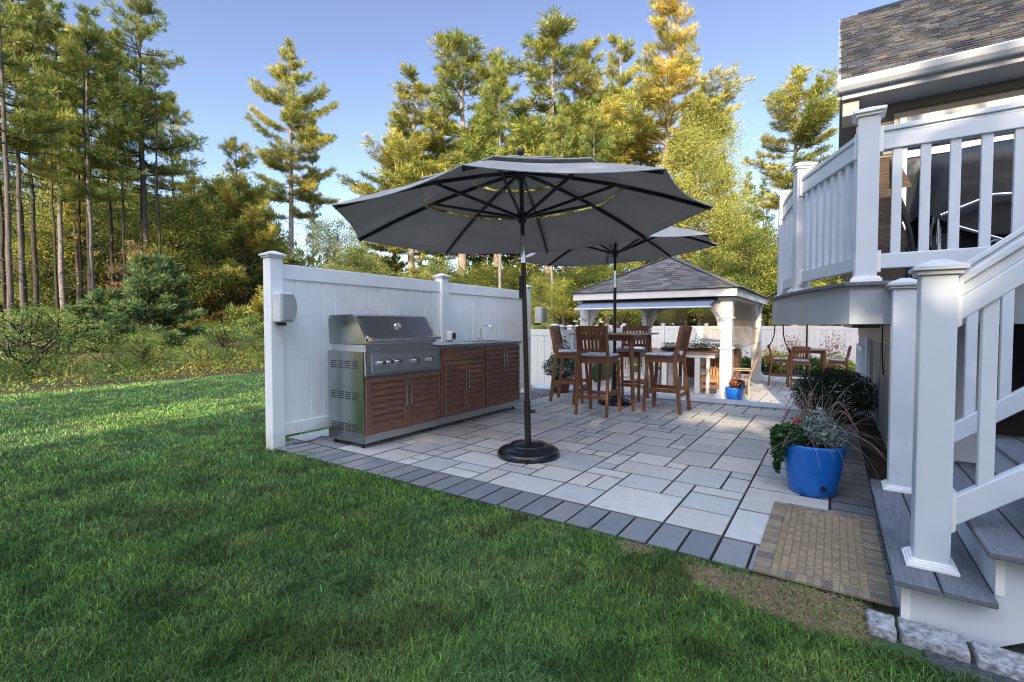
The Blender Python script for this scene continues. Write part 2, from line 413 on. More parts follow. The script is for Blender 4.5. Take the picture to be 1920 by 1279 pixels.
def add_blades(pos, h, w, lean, col, name, z0=-0.028, label=None, m='blade', kink=0.5):
    n = len(pos); rg = np.random.default_rng(len(pos))
    th = rg.uniform(0, 2*np.pi, n); az = rg.uniform(0, 2*np.pi, n)
    sd = np.stack([np.cos(th), np.sin(th), np.zeros(n)], 1) * (w/2)[:, None]
    ld = np.stack([np.cos(az), np.sin(az), np.zeros(n)], 1) * (lean*h)[:, None]
    up = np.zeros((n, 3)); up[:, 2] = h
    b = np.concatenate([pos, np.full((n, 1), z0)], 1) if pos.shape[1] == 2 else pos
    hz = np.sqrt(np.clip(1 - lean**2*0.5, 0.1, 1))[:, None]
    v = np.empty((n, 5, 3))
    v[:, 0] = b - sd; v[:, 1] = b + sd
    v[:, 2] = b + up*0.6*hz + ld*0.3 + sd*0.8; v[:, 3] = b + up*0.6*hz + ld*0.3 - sd*0.8
    v[:, 4] = b + up*hz*(1-kink*lean[:, None]*.6) + ld
    base = np.arange(n)[:, None]*5
    q = base + np.array([[0, 1, 2, 3]]); t = base + np.array([[3, 2, 4]])
    c = np.repeat(col[:, None, :], 5, 1); c[:, 0:2] *= 0.45
    return np_mesh(name, v.reshape(-1, 3), q, c.reshape(-1, 3), m, tris=t)

def vnoise(x, y, s, seed=0):
    rg = np.random.default_rng(seed); T = rg.random((64, 64))
    x = x*s; y = y*s; xi = np.floor(x).astype(int); yi = np.floor(y).astype(int)
    fx = x-xi; fy = y-yi; fx = fx*fx*(3-2*fx); fy = fy*fy*(3-2*fy)
    g = lambda a, b: T[a % 64, b % 64]
    return (g(xi,yi)*(1-fx)+g(xi+1,yi)*fx)*(1-fy) + (g(xi,yi+1)*(1-fx)+g(xi+1,yi+1)*fx)*fy

def bare(x, y):
    """bare straw patches: beside the mat and two small ones by the border"""
    n = vnoise(x, y, 7, 3)*0.6 + vnoise(x, y, 17, 4)*0.4
    d1 = np.exp(-(((x+0.08)/0.42)**2 + ((y-2.36)/0.19)**2))
    d2 = np.exp(-(((x+0.87)/0.12)**2 + ((y-2.49)/0.07)**2))
    return (d1*1.25 + d2*0.95) > (n*0.8 + 0.12)
def lawn_mask(x, y):
    edge = 2.55 + 0.12*np.clip((-x-2.2)/2.2, 0, 1) + 0.05*(vnoise(x, y, 5, 9)-.5)
    ok = (x < -4.56 + 0*y) | (y < edge)
    ok &= (x > -11.9 - 0.5*vnoise(x, y, 1.2, 5)) & ~((x > 0.12) & (y > 2.22 - (x-.12)*0.1)) 
    ok &= ~((y > 8.2) & (x > -7.4))
    return ok
def lawn():
    rg = np.random.default_rng(1); n = 1000000
    r = 0.75*np.exp(rg.random(n)*math.log(34/0.75)); a = R(90)+YAW + R(136)*(rg.random(n)-.5)
    x = r*np.cos(a); y = r*np.sin(a)
    k = lawn_mask(x, y); x, y, r = x[k], y[k], r[k]
    br = bare(x, y); keep = ~br | (rg.random(len(x)) < 0.30); x, y, r = x[keep], y[keep], r[keep]
    n = len(x)
    tuft = vnoise(x, y, 9, 21)*0.6 + vnoise(x, y, 23, 22)*0.4
    big = vnoise(x, y, 1.1, 23)*0.6 + vnoise(x, y, 3.1, 24)*0.4
    h = (0.022 + 0.034*tuft*(0.4+1.1*rg.random(n)))*(1 + 0.04*r*(r < 6))
    w = (0.0016 + 0.0008*r)*(.7+.6*rg.random(n)); w = np.minimum(w, 0.03)
    lean = 0.25 + 0.75*rg.random(n)
    g1 = np.array([0.037, 0.088, 0.016]); g2 = np.array([0.100, 0.160, 0.030]); bl = np.array([0.055, 0.120, 0.055])
    g3 = np.array([0.150, 0.180, 0.045])
    t = np.clip(0.15 + 0.7*(tuft-.2) + 0.5*(rg.random(n)-.5), 0, 1)[:, None]
    c = g1*(1-t) + g2*t
    q = np.clip((vnoise(x, y, 2.3, 33)-.5)*3, 0, 1)[:, None]; c = c*(1-q*.3) + bl*q*.3
    q = np.clip((vnoise(x, y, 3.7, 34)-.55)*4, 0, 1)[:, None]; c = c*(1-q*.4) + g3*q*.4
    c *= (0.95 + 0.40*big)[:, None]*1.55
    dk = np.clip(1 - (vnoise(x, y, 5.0, 40)-.66)*4, 0.6, 1)[:, None]; c *= dk
    c *= np.exp(rg.normal(size=(n, 1))*.38)
    corner_shade = np.clip(1.15 - .55*np.clip((-x-1.1)/1.6, 0, 1)*np.clip((3.0-r)/1.6, 0, 1), .5, 1.2)[:, None]; c *= corner_shade  # near left corner of the lawn darkened, shade put into the blade colour
    st = rg.random(n) < 0.02 + 0.06*(vnoise(x, y, 6, 41) > .68); c[st] = np.array([0.20, 0.18, 0.09])*(0.5+0.6*rg.random((st.sum(), 1)))
    gr = c.mean(1, keepdims=True); c = c*.92 + gr*.08
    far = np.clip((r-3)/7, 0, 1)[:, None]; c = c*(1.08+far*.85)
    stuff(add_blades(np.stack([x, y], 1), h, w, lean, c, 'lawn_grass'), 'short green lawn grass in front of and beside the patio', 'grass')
    # straw on the bare patches
    n = 60000; x = rg.uniform(-1.3, 0.5, n); y = rg.uniform(2.0, 2.62, n)
    k = bare(x, y) & (lawn_mask(x, y)); x, y = x[k], y[k]; n = len(x)
    p = np.stack([x, y, -0.03 + 0.02*rg.random(n)], 1)
    h = 0.014 + 0.03*rg.random(n); c = np.array([0.56, 0.41, 0.25])*(0.25+0.9*rg.random((n, 1)))
    stuff(add_blades(p, h, np.full(n, 0.0028), 1.2+1.4*rg.random(n), c, 'dead_grass'), 'dry brown dead grass on the bare patch beside the door mat', 'dead grass')
lawn()
# ================================================================== FENCES
def cap(mb, x, y, z, w):
    mb.box(x-w/2-.014, y-w/2-.014, z, x+w/2+.014, y+w/2+.014, z+.018)
    mb.box(x-w/2-.028, y-w/2-.028, z+.018, x+w/2+.028, y+w/2+.028, z+.034)
    h = w/2+.028; k = .02
    mb.add([(x-h,y-h,z+.034),(x+h,y-h,z+.034),(x+h,y+h,z+.034),(x-h,y+h,z+.034),(x-k,y-k,z+.065),(x+k,y-k,z+.065),(x+k,y+k,z+.065),(x-k,y+k,z+.065)],
           [(0,1,5,4),(1,2,6,5),(2,3,7,6),(3,0,4,7),(4,5,6,7)])
def privacy_fence():
    t = thing('privacy_fence', 'tall white vinyl privacy fence behind the outdoor kitchen', 'fence', (-4.5, 2.58, 0))
    ys = [2.58, 4.98, 7.16]; w = .127
    for y in ys:
        p = MB().box(-4.5-w/2, y-w/2, -0.1, -4.5+w/2, y+w/2, 1.83).build('post', 'vinyl_fence', t, bevel=.004)
        m = MB(); cap(m, -4.5, y, 1.83, w); m.build('post_cap', 'vinyl_trim', p, bevel=.002)
    for y0, y1 in ((ys[0]+w/2, ys[1]-w/2), (ys[1]+w/2, ys[2]-w/2)):
        MB().box(-4.527, y0, 1.635, -4.473, y1, 1.78).build('rail', 'vinyl_fence', t, bevel=.004)
        MB().box(-4.527, y0, 0.095, -4.473, y1, 0.215).build('rail', 'vinyl_fence', t, bevel=.004)
        m = MB(); y = y0; n = int(round((y1-y0)/.15)); s = (y1-y0)/n
        for i in range(n):
            a, b = y0+i*s, y0+(i+1)*s
            m.prism([(-4.508,a+.0002),(-4.500,a+.0002),(-4.500,a+.007),(-4.486,a+.013),(-4.486,b-.006),(-4.492,b-.0002),(-4.508,b-.0002)], 'z', .215, 1.635)
        m.build('panel', 'vinyl_fence', t)
privacy_fence()

def speaker(loc, label, flip):
    t = thing('outdoor_speaker', label, 'speaker', loc, 'box speakers on the privacy fence posts')
    x, y, z = loc
    prof = [(-.075,-.14),(.06,-.135),(.085,-.06),(.092,.0),(.085,.07),(.06,.14),(-.075,.14)]
    pf = [(y+flip*a, z+b) for a, b in prof]
    MB().prism(pf, 'x', x-.01, x+.125).build('cabinet', 'speaker_light', t, bevel=.012)
    pf2 = [(y+flip*a*1.0, z+b*.93) for a, b in [(-.068,-.14),(.05,-.138),(.078,-.06),(.084,0),(.078,.07),(.05,.14),(-.068,.14)]]
    MB().prism(pf2, 'x', x+.126, x+.152).build('grille', 'speaker_grey', t, bevel=.01)
    MB().box(x-.06, y-.03, z-.17, x+.05, y+.03, z-.141).build('bracket', 'black', t)
speaker((-4.42, 2.60, 1.35), 'light grey box speaker on the nearest fence post, left of the grill', 1)
speaker((-4.30, 7.22, 1.36), 'grey box speaker on the farthest fence post, behind the umbrella pole', 1)
t = thing('outlet_box', 'small white electrical outlet cover on the middle fence post', 'outlet', (-4.43, 5.06, 1.04))
MB().box(-4.435, 4.99, .975, -4.35, 5.11, 1.10).build('cover', 'vinyl_trim', t, bevel=.012)
MB().box(-4.352, 5.03, .995, -4.342, 5.09, 1.075).build('window', 'glass_dark', t, bevel=.004)
MB().box(-4.43, 5.03, .935, -4.39, 5.07, .974).build('conduit', 'speaker_grey', t)

def picket_panel(t, p0, p1, z0, z1, m):
    p0, p1 = Vector(p0), Vector(p1); d = (p1-p0).normalized(); L = (p1-p0).length
    a = math.atan2(d.y, d.x); c = (p0+p1)/2
    mb = MB(); mb.cbox((c.x, c.y, z1-.07), (L, .05, .14), a); mb.cbox((c.x, c.y, z0+.12), (L, .05, .14), a)
    n = max(3, int(L/.18))
    for i in range(n):
        q = p0 + d*(L*(i+.5)/n); mb.cbox((q.x, q.y, (z0+z1)/2+.02), (L/n-.006, .02, z1-z0-.25), a)
    return mb.build('panel', m, t)
def pool_fence(pts, name, label, z0, z1, m='fence_far', step=2.4):
    t = thing(name, label, 'fence', (pts[0][0], pts[0][1], z0))
    P = []
    for i in range(len(pts)-1):
        a, b = Vector(pts[i]), Vector(pts[i+1]); n = max(1, round((b-a).length/step))
        for k in range(n + (1 if i == len(pts)-2 else 0)): P.append(a+(b-a)*k/n)
    for i, p in enumerate(P):
        po = MB().box(p.x-.06, p.y-.06, z0-.1, p.x+.06, p.y+.06, z1+.05).build('post', m, t)
        mb = MB(); cap(mb, p.x, p.y, z1+.05, .12); mb.build('post_cap', m, po)
        if i: 
            d = (p-P[i-1]).normalized()*.062
            picket_panel(t, P[i-1]+d, p-d, z0+.05, z1, m)
pool_fence([(-5.5, 9.16), (-5.02, 9.16), (-6.6, 9.18)][1:2]+[(-7.4, 9.2)], 'low_fence', 'short run of white vinyl fence behind the tall fence end', LOW-.03, 1.10)
pool_fence([(-4.98, 9.35), (-6.6, 13.5), (-8.2, 21.5)], 'side_fence', 'white vinyl fence with capped posts left of the pavilion', LOW-.03, 1.08)
pool_fence([(-8.2, 21.75), (12.0, 21.75)], 'back_fence', 'long white vinyl fence across the back behind the pavilion', LOW-.03, 1.16, step=1.85)

# ================================================================== OUTDOOR KITCHEN
XF = -3.69
SA, SB = 4.95, 5.62
def louver_door(t, y0, y1, z0, z1, hy, label=None):
    """framed louvred door on the plane x = XF, handle near y = hy"""
    d = MB()
    fw = .05
    d.box(XF, y0, z0, XF+.022, y0+fw, z1); d.box(XF, y1-fw, z0, XF+.022, y1, z1)
    d.box(XF, y0+fw, z0, XF+.022, y1-fw, z0+fw); d.box(XF, y0+fw, z1-fw, XF+.022, y1-fw, z1)
    o = d.build('door', 'cabinet_frame', t, bevel=.0025)
    s = MB(); s.box(XF-.003, y0+fw-.002, z0+fw-.002, XF-.0025, y1-fw+.002, z1-fw+.002); z = z0+fw; n = int(round((z1-z0-2*fw)/.062)); st = (z1-z0-2*fw)/n
    for i in range(n):
        a = z+i*st
        s.prism([(XF-.001, a-.002), (XF+.021, a+.001), (XF+.023, a+.009), (XF+.001, a+st-.003), (XF-.004, a+st-.003)], 'y', y0+fw, y1-fw)
    s.build('louvre', 'cabinet_wood', o)
    h = MB(); hz0 = (z0+z1)/2 + (.0 if z1-z0 < .7 else .08)
    a, b = hz0 - .02, hz0 + .2
    if z1-z0 > .7: a, b = z1-.32, z1-.08
    elif z1 > .7: a, b = z1-.34, z1-.1
    else: a, b = z1-.31, z1-.07
    h.tube([(XF+.055, hy, a), (XF+.055, hy, b)], .0065, 10)
    for zz in (a+.03, b-.03): h.tube([(XF+.02, hy, zz), (XF+.055, hy, zz)], .005, 8)
    h.build('handle', 'chrome', o)
    return o
def kitchen():
    g = 'outdoor kitchen cabinets along the fence'
    XB = -4.22
    # --- grill cabinet
    t = thing('grill_cabinet', 'stainless steel cabinet with two brown louvred doors under the grill', 'cabinet', (-3.95, 3.5, 0))
    mb = MB(); mb.box(XB, 2.98, .05, XF-.006, 4.035, .69); mb.box(XB, 2.98, .69, XF-.05, 4.035, .925)
    mb.build('body', 'steel', t, bevel=.003)
    m = MB()
    m.box(XB+.001, 2.974, .052, XF-.001, 2.9795, .93)
    sp = m.build('side_panel', 'steel_side', t)
    v = MB()
    for z in (.80, .50, .19):
        for k in range(4):
            for c in range(4):
                a = XB+.05+c*.108; v.box(a, 2.9715, z-.006+k*.021-.03, a+.085, 2.9735, z+.003+k*.021-.03)
    v.build('vent_slot', 'black', sp)
    MB().box(XF-.004, 2.985, .052, XF+.004, 4.03, .125).build('toe_plate', 'steel', t)
    louver_door(t, 3.0, 3.515, .135, .675, 3.485); louver_door(t, 3.52, 4.03, .135, .675, 3.55)
    for x in (XB+.05, XF-.06):
        for y in (3.02, 3.98): MB().tube([(x, y, 0), (x, y, .052)], .018, 10).build('foot', 'black', t)
    # --- grill
    t = thing('gas_grill', 'stainless steel built-in gas grill with sloping hood and five knobs', 'grill', (-3.9, 3.45, .69))
    pf = [(-4.20,1.0),(-4.215,1.24),(-4.19,1.285),(-3.835,1.29),(-3.80,1.275),(-3.655,1.055),(-3.655,1.0)]
    h = MB().prism(pf, 'y', 2.995, 3.93).build('hood', 'steel_dark', t, bevel=.012)
    for y in (2.978, 3.932): MB().prism([(a*1.0+(.0 if a < -4 else .004), b) for a, b in pf], 'y', y, y+.015).build('hood_end', 'steel_side', h, bevel=.005)
    m = MB(); m.tube([(-3.585, 2.99, 1.045), (-3.585, 3.935, 1.045)], .016, 14)
    for y in (3.01, 3.915): m.prism([(-3.66,1.03),(-3.585,1.028),(-3.57,1.05),(-3.66,1.085)], 'y', y-.012, y+.012)
    m.build('hood_handle', 'chrome', h)
    m = MB(); 
    q = Vector((-3.733, 3.46, 1.175)); nrm = Vector((.22, 0, .145)).normalized()
    m.tube([q, q+nrm*.018], [.045, .04], 24); gz = m.build('thermometer', 'chrome', h)
    MB().tube([q+nrm*.0185, q+nrm*.0195], [.031, .031], 24).build('dial', 'stone_white', gz)
    MB().box(-4.19, 3.0, .925, -3.68, 3.93, .998).build('firebox', 'steel_dark', t, bevel=.004)
    MB().box(-4.17, 2.985, 1.0, -4.11, 2.994, 1.09).build('rotisserie_bracket', 'steel', t)
    m = MB(); m.prism([(-3.74,.69),(-3.675,.69),(-3.655,.70),(-3.675,.93),(-3.74,.935)], 'y', 2.985, 4.03)
    m.build('control_panel', 'steel', t, bevel=.003)
    MB().prism([(-3.666,.725),(-3.653,.727),(-3.671,.902),(-3.684,.9)], 'y', 3.06, 3.97).build('panel_inset', 'steel_dark', t, bevel=.003)
    for y in (3.17, 3.275, 3.385, 3.63, 3.86):
        c = Vector((-3.66, y, .815)); n = Vector((1, 0, .09)).normalized()
        k = MB().tube([c, c+n*.012], [.038, .036], 20); o = k.build('knob_bezel', 'chrome', t)
        k = MB().tube([c+n*.012, c+n*.02, c+n*.045], [.026, .027, .022], 18); k.bar(c+n*.046, c+n*.056, .008, .046, up=(0, 1, .6)); k.build('knob', 'chrome', o)
    # --- sink cabinet + storage cabinet
    t = thing('drawer_cabinet', 'brown louvred cabinet with a drawer over two doors, beside the grill', 'cabinet', (-3.95, 4.45, 0), g)
    MB().box(XB, 4.04, .05, XF-.006, 4.865, .925).build('body', 'steel', t, bevel=.003)
    MB().box(XF-.004, 4.045, .052, XF+.004, 4.86, .125).build('toe_plate', 'steel', t)
    MB().box(XF, 4.05, .135, XF+.012, 4.085, .92).build('frame', 'cabinet_frame', t)
    d = MB(); d.box(XF, 4.09, .775, XF+.022, 4.86, .91); o = d.build('drawer', 'cabinet_frame', t, bevel=.003)
    MB().box(XF+.0225, 4.14, .80, XF+.026, 4.81, .885).build('drawer_panel', 'cabinet_wood', o)
    m = MB().tube([(XF+.055, 4.3, .865), (XF+.055, 4.66, .865)], .007, 10)
    for y in (4.34, 4.62): m.tube([(XF+.02, y, .865), (XF+.055, y, .865)], .005, 8)
    m.build('handle', 'chrome', o)
    louver_door(t, 4.09, 4.475, .135, .765, 4.45); louver_door(t, 4.48, 4.86, .135, .765, 4.51)
    for x in (XB+.05, XF-.06):
        MB().tube([(x, 4.5, 0), (x, 4.5, .052)], .018, 10).build('foot', 'black', t)
    t = thing('sink_cabinet', 'brown louvred cabinet with two full height doors under the sink', 'cabinet', (-3.95, 5.27, 0), g)
    MB().box(XB, 4.87, .05, XF-.006, 5.685, .925).build('body', 'steel', t, bevel=.003)
    MB().box(XF-.004, 4.875, .052, XF+.004, 5.68, .125).build('toe_plate', 'steel', t)
    louver_door(t, 4.885, 5.275, .135, .912, 5.25); louver_door(t, 5.28, 5.675, .135, .912, 5.31)
    for x in (XB+.05, XF-.06):
        MB().tube([(x, 5.63, 0), (x, 5.63, .052)], .018, 10).build('foot', 'black', t)
    t = thing('countertop', 'thin stainless countertop over the two louvred cabinets', 'countertop', (-3.95, 4.86, .927))
    mb = MB(); mb.box(XB-.02, 4.042, .927, -4.15, 5.72, .962); mb.box(-3.80, 4.042, .927, -3.665, 5.72, .962)
    mb.box(-4.15, 4.042, .927, -3.80, SA, .962); mb.box(-4.15, SB, .927, -3.80, 5.72, .962)
    mb.build('slab', 'steel', t, bevel=.003)
    m = MB(); m.box(-4.15, SA, .80, -3.80, SB, .81)
    for b in ((-4.15,SA,.81,-4.145,SB,.958),(-3.805,SA,.81,-3.80,SB,.958),(-4.145,SA,.81,-3.805,SA+.005,.958),(-4.145,SB-.005,.81,-3.805,SB,.958)): m.box(*b)
    m.build('basin', 'steel_dark', t)
    m = MB()
    for b in ((-4.16,SA-.01,.9625,-3.79,SA+.005,.968),(-4.16,SB-.005,.9625,-3.79,SB+.01,.968),(-4.16,SA+.005,.9625,-4.145,SB-.005,.968),(-3.805,SA+.005,.9625,-3.79,SB-.005,.968)): m.box(*b)
    m.build('sink_rim', 'chrome', t)
    t = thing('sink_faucet', 'slim curved steel faucet standing at the outdoor sink', 'faucet', (-4.18, 5.44, .962))
    fx, fy = -4.18, 5.44
    pts = [(fx, fy, .963), (fx, fy, 1.12)]
    for k in range(9):
        a = math.pi*k/8*.9; pts.append((fx+.10*(1-math.cos(a)), fy, 1.13+.055*math.sin(a)))
    pts.append((pts[-1][0]+.004, fy, pts[-1][2]-.03))
    MB().tube(pts, .0105, 12).build('spout', 'chrome', t)
    MB().tube([(fx, fy, .9625), (fx, fy, 1.0)], [.022, .018], 14).build('base', 'chrome', t)
    MB().tube([(fx, fy-.012, .985), (fx+.01, fy-.07, .997)], .006, 8).build('lever', 'chrome', t)
kitchen()
m = MB(); m.tube([(-4.3, 3.02, .03), (-4.32, 2.95, .05), (-4.35, 2.88, .02), (-4.4, 2.80, .008), (-4.44, 2.72, .0065)], .005, 8)
tag(m.build('gas_hose', 'black', None, (-4.3, 3.0, 0)), 'thin black hose behind the grill cabinet at the fence bottom', 'hose')

# ================================================================== UMBRELLAS
def umbrella(name, label, base, top, C, Rr, z, tx, ty, rot, ztop, tiers, baser, group, hubz, full=True):
    t = thing(name, label, 'umbrella', base, group)
    B = Vector(base); T = Vector(top); d = (T-B)
    P = lambda zz: B + d*((zz-B.z)/d.z)
    # base
    pr = [(0,0),(baser,0),(baser,.035),(baser-.02,.06),(baser-.07,.078),(baser*.62,.085),(baser*.58,.098),(baser*.55,.112),(baser*.3,.125),(.06,.13),(0,.13)]
    b = MB().lathe(pr, base, 48); b.build('base', 'black_gloss', t)
    MB().tube([P(.12), P(.50)], .030, 18).build('base_sleeve', 'black_metal', t)
    k = P(.40); MB().tube([k+Vector((.03,.01,0)), k+Vector((.07,.03,0))], [.014,.02], 12).build('lock_knob', 'black_metal', t)
    MB().tube([P(.48), P(1.76)], .0225, 16).build('pole', 'bronze_metal', t)
    MB().tube([P(1.75), P(2.0)], .0235, 16).build('tilt_joint', 'chrome', t)
    MB().tube([P(1.99), T], .020, 16).build('upper_pole', 'black_metal', t)
    MB().lathe([(0,0),(.018,.0),(.022,.02),(.034,.04),(.036,.06),(.026,.085),(0,.095)], tuple(T-Vector((0,0,.01))), 18).build('finial', 'black_metal', t)
    CC = Vector((C[0], C[1], z)); apex = P(ztop)
    A = [rot+i*math.pi/4 for i in range(8)]
    def rim(a, r=Rr, lift=0.0):
        f = r/Rr
        e = Vector((CC.x+Rr*math.cos(a), CC.y+Rr*math.sin(a), z+tx*math.cos(a)+ty*math.sin(a)))
        bow = 0.05*math.sin(math.pi*min(1, f))
        p = apex.lerp(e, f); p.z += bow + lift
        return p
    for ti, (r0, r1, l0, l1) in enumerate(tiers):
        mb = MB(); N = 6; K = 6
        for i in range(8):
            a0, a1 = A[i], A[(i+1) % 8]
            v = []
            for k in range(K+1):
                s = k/K; r = r0+(r1-r0)*s; lf = l0+(l1-l0)*s
                p0 = rim(a0, r, lf); p1 = rim(a1, r, lf)
                for j in range(N+1):
                    u = j/N; p = p0.lerp(p1, u); q = 4*u*(1-u)
                    p.z -= .022*q*(r/Rr); ctr = apex.copy(); ctr.z = p.z
                    if k == K and ti == 0: p += (ctr-p)*0.035*q
                    v.append(p)
            f = [(k*(N+1)+j, k*(N+1)+j+1, (k+1)*(N+1)+j+1, (k+1)*(N+1)+j) for k in range(K) for j in range(N)]
            mb.add(v, f, False)
        o = mb.build('canopy' if ti == 0 else 'vent_tier', 'canvas', t, fixn=False)
        for p in o.data.polygons: p.use_smooth = False
        s = o.modifiers.new('Thick', 'SOLIDIFY'); s.thickness = .003
        hm = MB()
        for i in range(8):                                    # stitched hem along the outer edge
            pts = []
            for j in range(9):
                u = j/8; p = rim(A[i], r1, l1).lerp(rim(A[(i+1) % 8], r1, l1), u); q = 4*u*(1-u)
                p.z -= .022*q*(r1/Rr); ctr = apex.copy(); ctr.z = p.z
                if ti == 0: p += (ctr-p)*0.035*q
                pts.append(p)
            hm.tube(pts, .006, 5, cap=False)
        hm.build('hem', 'canvas_edge', o)
    hub = P(hubz)
    m = MB().tube([hub-Vector((0,0,.05)), hub+Vector((0,0,.05))], [.034, .05], 16); m.build('runner', 'black_metal', t)
    MB().tube([apex-Vector((0,0,.10)), apex-Vector((0,0,.03))], [.035, .05], 16).build('crown_hub', 'black_metal', t)
    for a in A:
        p0 = rim(a, .04, -.03); pts = [rim(a, Rr*s, -.022) for s in (.03, .25, .5, .75, .99)]
        mb = MB()
        for q0, q1 in zip(pts[:-1], pts[1:]): mb.bar(q0, q1, .020, .032)
        r = mb.build('rib', 'black_metal', t)
        mb = MB(); mb.bar(hub, rim(a, Rr*.50, -.03), .016, .026); mb.build('strut', 'black_metal', r)
        mb = MB(); e = rim(a, Rr*.985, -.012); mb.tube([e-Vector((0,0,.006)), e+Vector((0,0,.01))], .011, 8); mb.build('rib_tip', 'chrome', r)
    return t
UG = 'grey market umbrellas over the patio'
u1 = umbrella('patio_umbrella', 'large grey octagonal umbrella with double vents on a tilted bronze pole', (-2.29,3.69,0), (-2.405,3.735,2.72), (-2.47,3.835), 1.70, 2.135, .068, .021, 1.152, 2.60,
         [(.965,1.70,0,0),(.475,.975,.032,.036),(.02,.485,.066,.070)], .285, UG, 2.16)
MB().box(-2.335, 3.60, 1.42, -2.315, 3.64, 1.62).build('crank_cover', 'black', u1)
MB().tube([(-2.27,3.665,.30),(-2.25,3.655,.22),(-2.245,3.655,.18)], .004, 6).build('pin_chain', 'black', u1)
u2 = umbrella('patio_umbrella', 'grey octagonal umbrella rising through the bar table, behind the big one', (-2.73,6.86,0), (-2.74,6.87,2.78), (-2.73,6.86), 1.475, 2.276, .073, .054, .488, 2.70,
         [(.35,1.475,0,0),(.02,.42,.05,.035)], .25, UG, 2.25)

# ================================================================== BAR TABLE AND STOOLS
def bar_table(loc, rz, label, light=False):
    t = thing('bar_table', label, 'table', (0,0,0))
    mt, ml = 'table_wood', 'teak'
    mb = MB(); n = 9; w = 1.02
    for i in range(n): mb.box(-w/2+.0+i*w/n+.002, -w/2, 1.045, -w/2+(i+1)*w/n-.002, w/2, 1.07)
    mb.build('tabletop', mt, t, bevel=.003)
    mb = MB()
    for s in (-1, 1):
        mb.box(-w/2+.1, s*(w/2-.12)-.012, .965, w/2-.1, s*(w/2-.12)+.012, 1.043); mb.box(s*(w/2-.12)-.012, -w/2+.14, .965, s*(w/2-.12)+.012, w/2-.14, 1.043)
    mb.build('apron', ml, t)
    for sx in (-1, 1):
        for sy in (-1, 1):
            MB().bar((sx*.385, sy*.385, 1.043), (sx*.46, sy*.46, 0), .055, .055, up=(1,1,0), w1=.038, h1=.038).build('leg', ml, t, bevel=.003)
    t.location = loc; t.rotation_euler.z = rz
    return t
def make_stool(label):
    t = thing('bar_stool', label, 'bar stool', (0,0,0), 'teak bar stools')   # seat faces +y
    SW, SD, SH = .44, .43, .745
    for s in (-1, 1):
        # rear leg runs on as back post
        mb = MB(); mb.bar((s*.215, -.27, 0), (s*.20, -.185, SH), .032, .046, up=(0,1,0)); mb.build('leg', 'teak', t, bevel=.003)
        mb = MB(); mb.bar((s*.20, -.184, SH-.03), (s*.20, -.275, 1.165), .030, .050, up=(0,1,0)); mb.build('back_post', 'teak', t, bevel=.003)
        mb = MB(); mb.bar((s*.215, .235, 0), (s*.20, .185, SH-.03), .040, .040, up=(0,1,0)); mb.build('leg', 'teak', t, bevel=.003)
        mb = MB(); mb.bar((s*.212, -.235, .30), (s*.212, .215, .30), .022, .050); mb.build('stretcher', 'teak', t, bevel=.002)
        mb = MB(); mb.bar((s*.202, -.18, SH-.035), (s*.202, .17, SH-.035), .022, .06); mb.build('seat_rail', 'teak', t, bevel=.002)
    for y, z in ((.222, .24), (-.235, .24)):
        MB().bar((-.19, y, z), (.19, y, z), .022, .048).build('stretcher', 'teak', t, bevel=.002)
    for y in (.18, -.175): MB().bar((-.18, y, SH-.035), (.18, y, SH-.035), .022, .06).build('seat_rail', 'teak', t)
    mb = MB()
    for i in range(6): mb.box(-.225, -.165+i*.065, SH-.004, .225, -.165+i*.065+.058, SH+.016)
    mb.build('seat', 'teak_slat', t, bevel=.003)
    c = MB().box(-.205, -.15, SH+.018, .205, .225, SH+.058).build('cushion', 'cushion', t, bevel=.018, smooth=True)
    # back: crest rail, lower rail and slats
    MB().bar((-.185, -.268, 1.135), (.185, -.268, 1.135), .024, .085, up=(0,-.2,1)).build('crest_rail', 'teak', t, bevel=.004)
    MB().bar((-.185, -.205, .855), (.185, -.205, .855), .022, .045, up=(0,-.2,1)).build('lower_rail', 'teak', t, bevel=.003)
    for i in range(7):
        x = -.156+i*.052
        MB().bar((x, -.208, .87), (x, -.262, 1.10), .034, .012, up=(0,1,0)).build('slat', 'teak_slat', t)
    return t
bar_table((-2.73, 6.86, 0), R(45-45), 'square wooden bar table around the pole of the second umbrella')
st = make_stool('bar stool with slatted back to the camera, nearest at the bar table')
st.location = (-2.62, 6.02, 0); st.rotation_euler.z = R(2)
dup(st, (-3.42, 6.78, 0), R(-78), 'bar stool on the left of the bar table, beside the potted mum')
dup(st, (-1.93, 6.72, 0), R(88), 'bar stool seen side-on at the right end of the bar table')
dup(st, (-2.72, 7.50, 0), R(182), 'bar stool on the far side of the bar table, facing the camera')
# set on the lower patio
tb = dup([o for o in bpy.data.objects if o.name == 'bar_table'][0], (-.62, 15.9, LOW), R(5), 'small wooden bar table on the lower patio seen below the deck')
dup(st, (-1.28, 15.75, LOW), R(-85), 'bar stool left of the far table on the lower patio')
dup(st, (-.72, 15.05, LOW), R(4), 'bar stool with its back to the camera at the far table below the deck')
dup(st, (.12, 16.0, LOW), R(92), 'bar stool right of the far table on the lower patio')
u3 = umbrella('patio_umbrella', 'thin pole umbrella at the far table on the lower patio', (-.62,15.9,LOW), (-.62,15.9,LOW+2.45), (-.62,15.9), .95, LOW+2.05, 0, 0, .3, LOW+2.38, [(.02,.95,0,0)], .2, UG, LOW+1.9)
for c in list(u3.children):
    if c.name.startswith(('pole','tilt_joint','base_sleeve')): bpy.data.objects.remove(c)
MB().tube([(-.62,15.9,LOW+.1), (-.62,15.9,LOW+2.35)], .024, 12).build('pole', 'black_metal', u3)
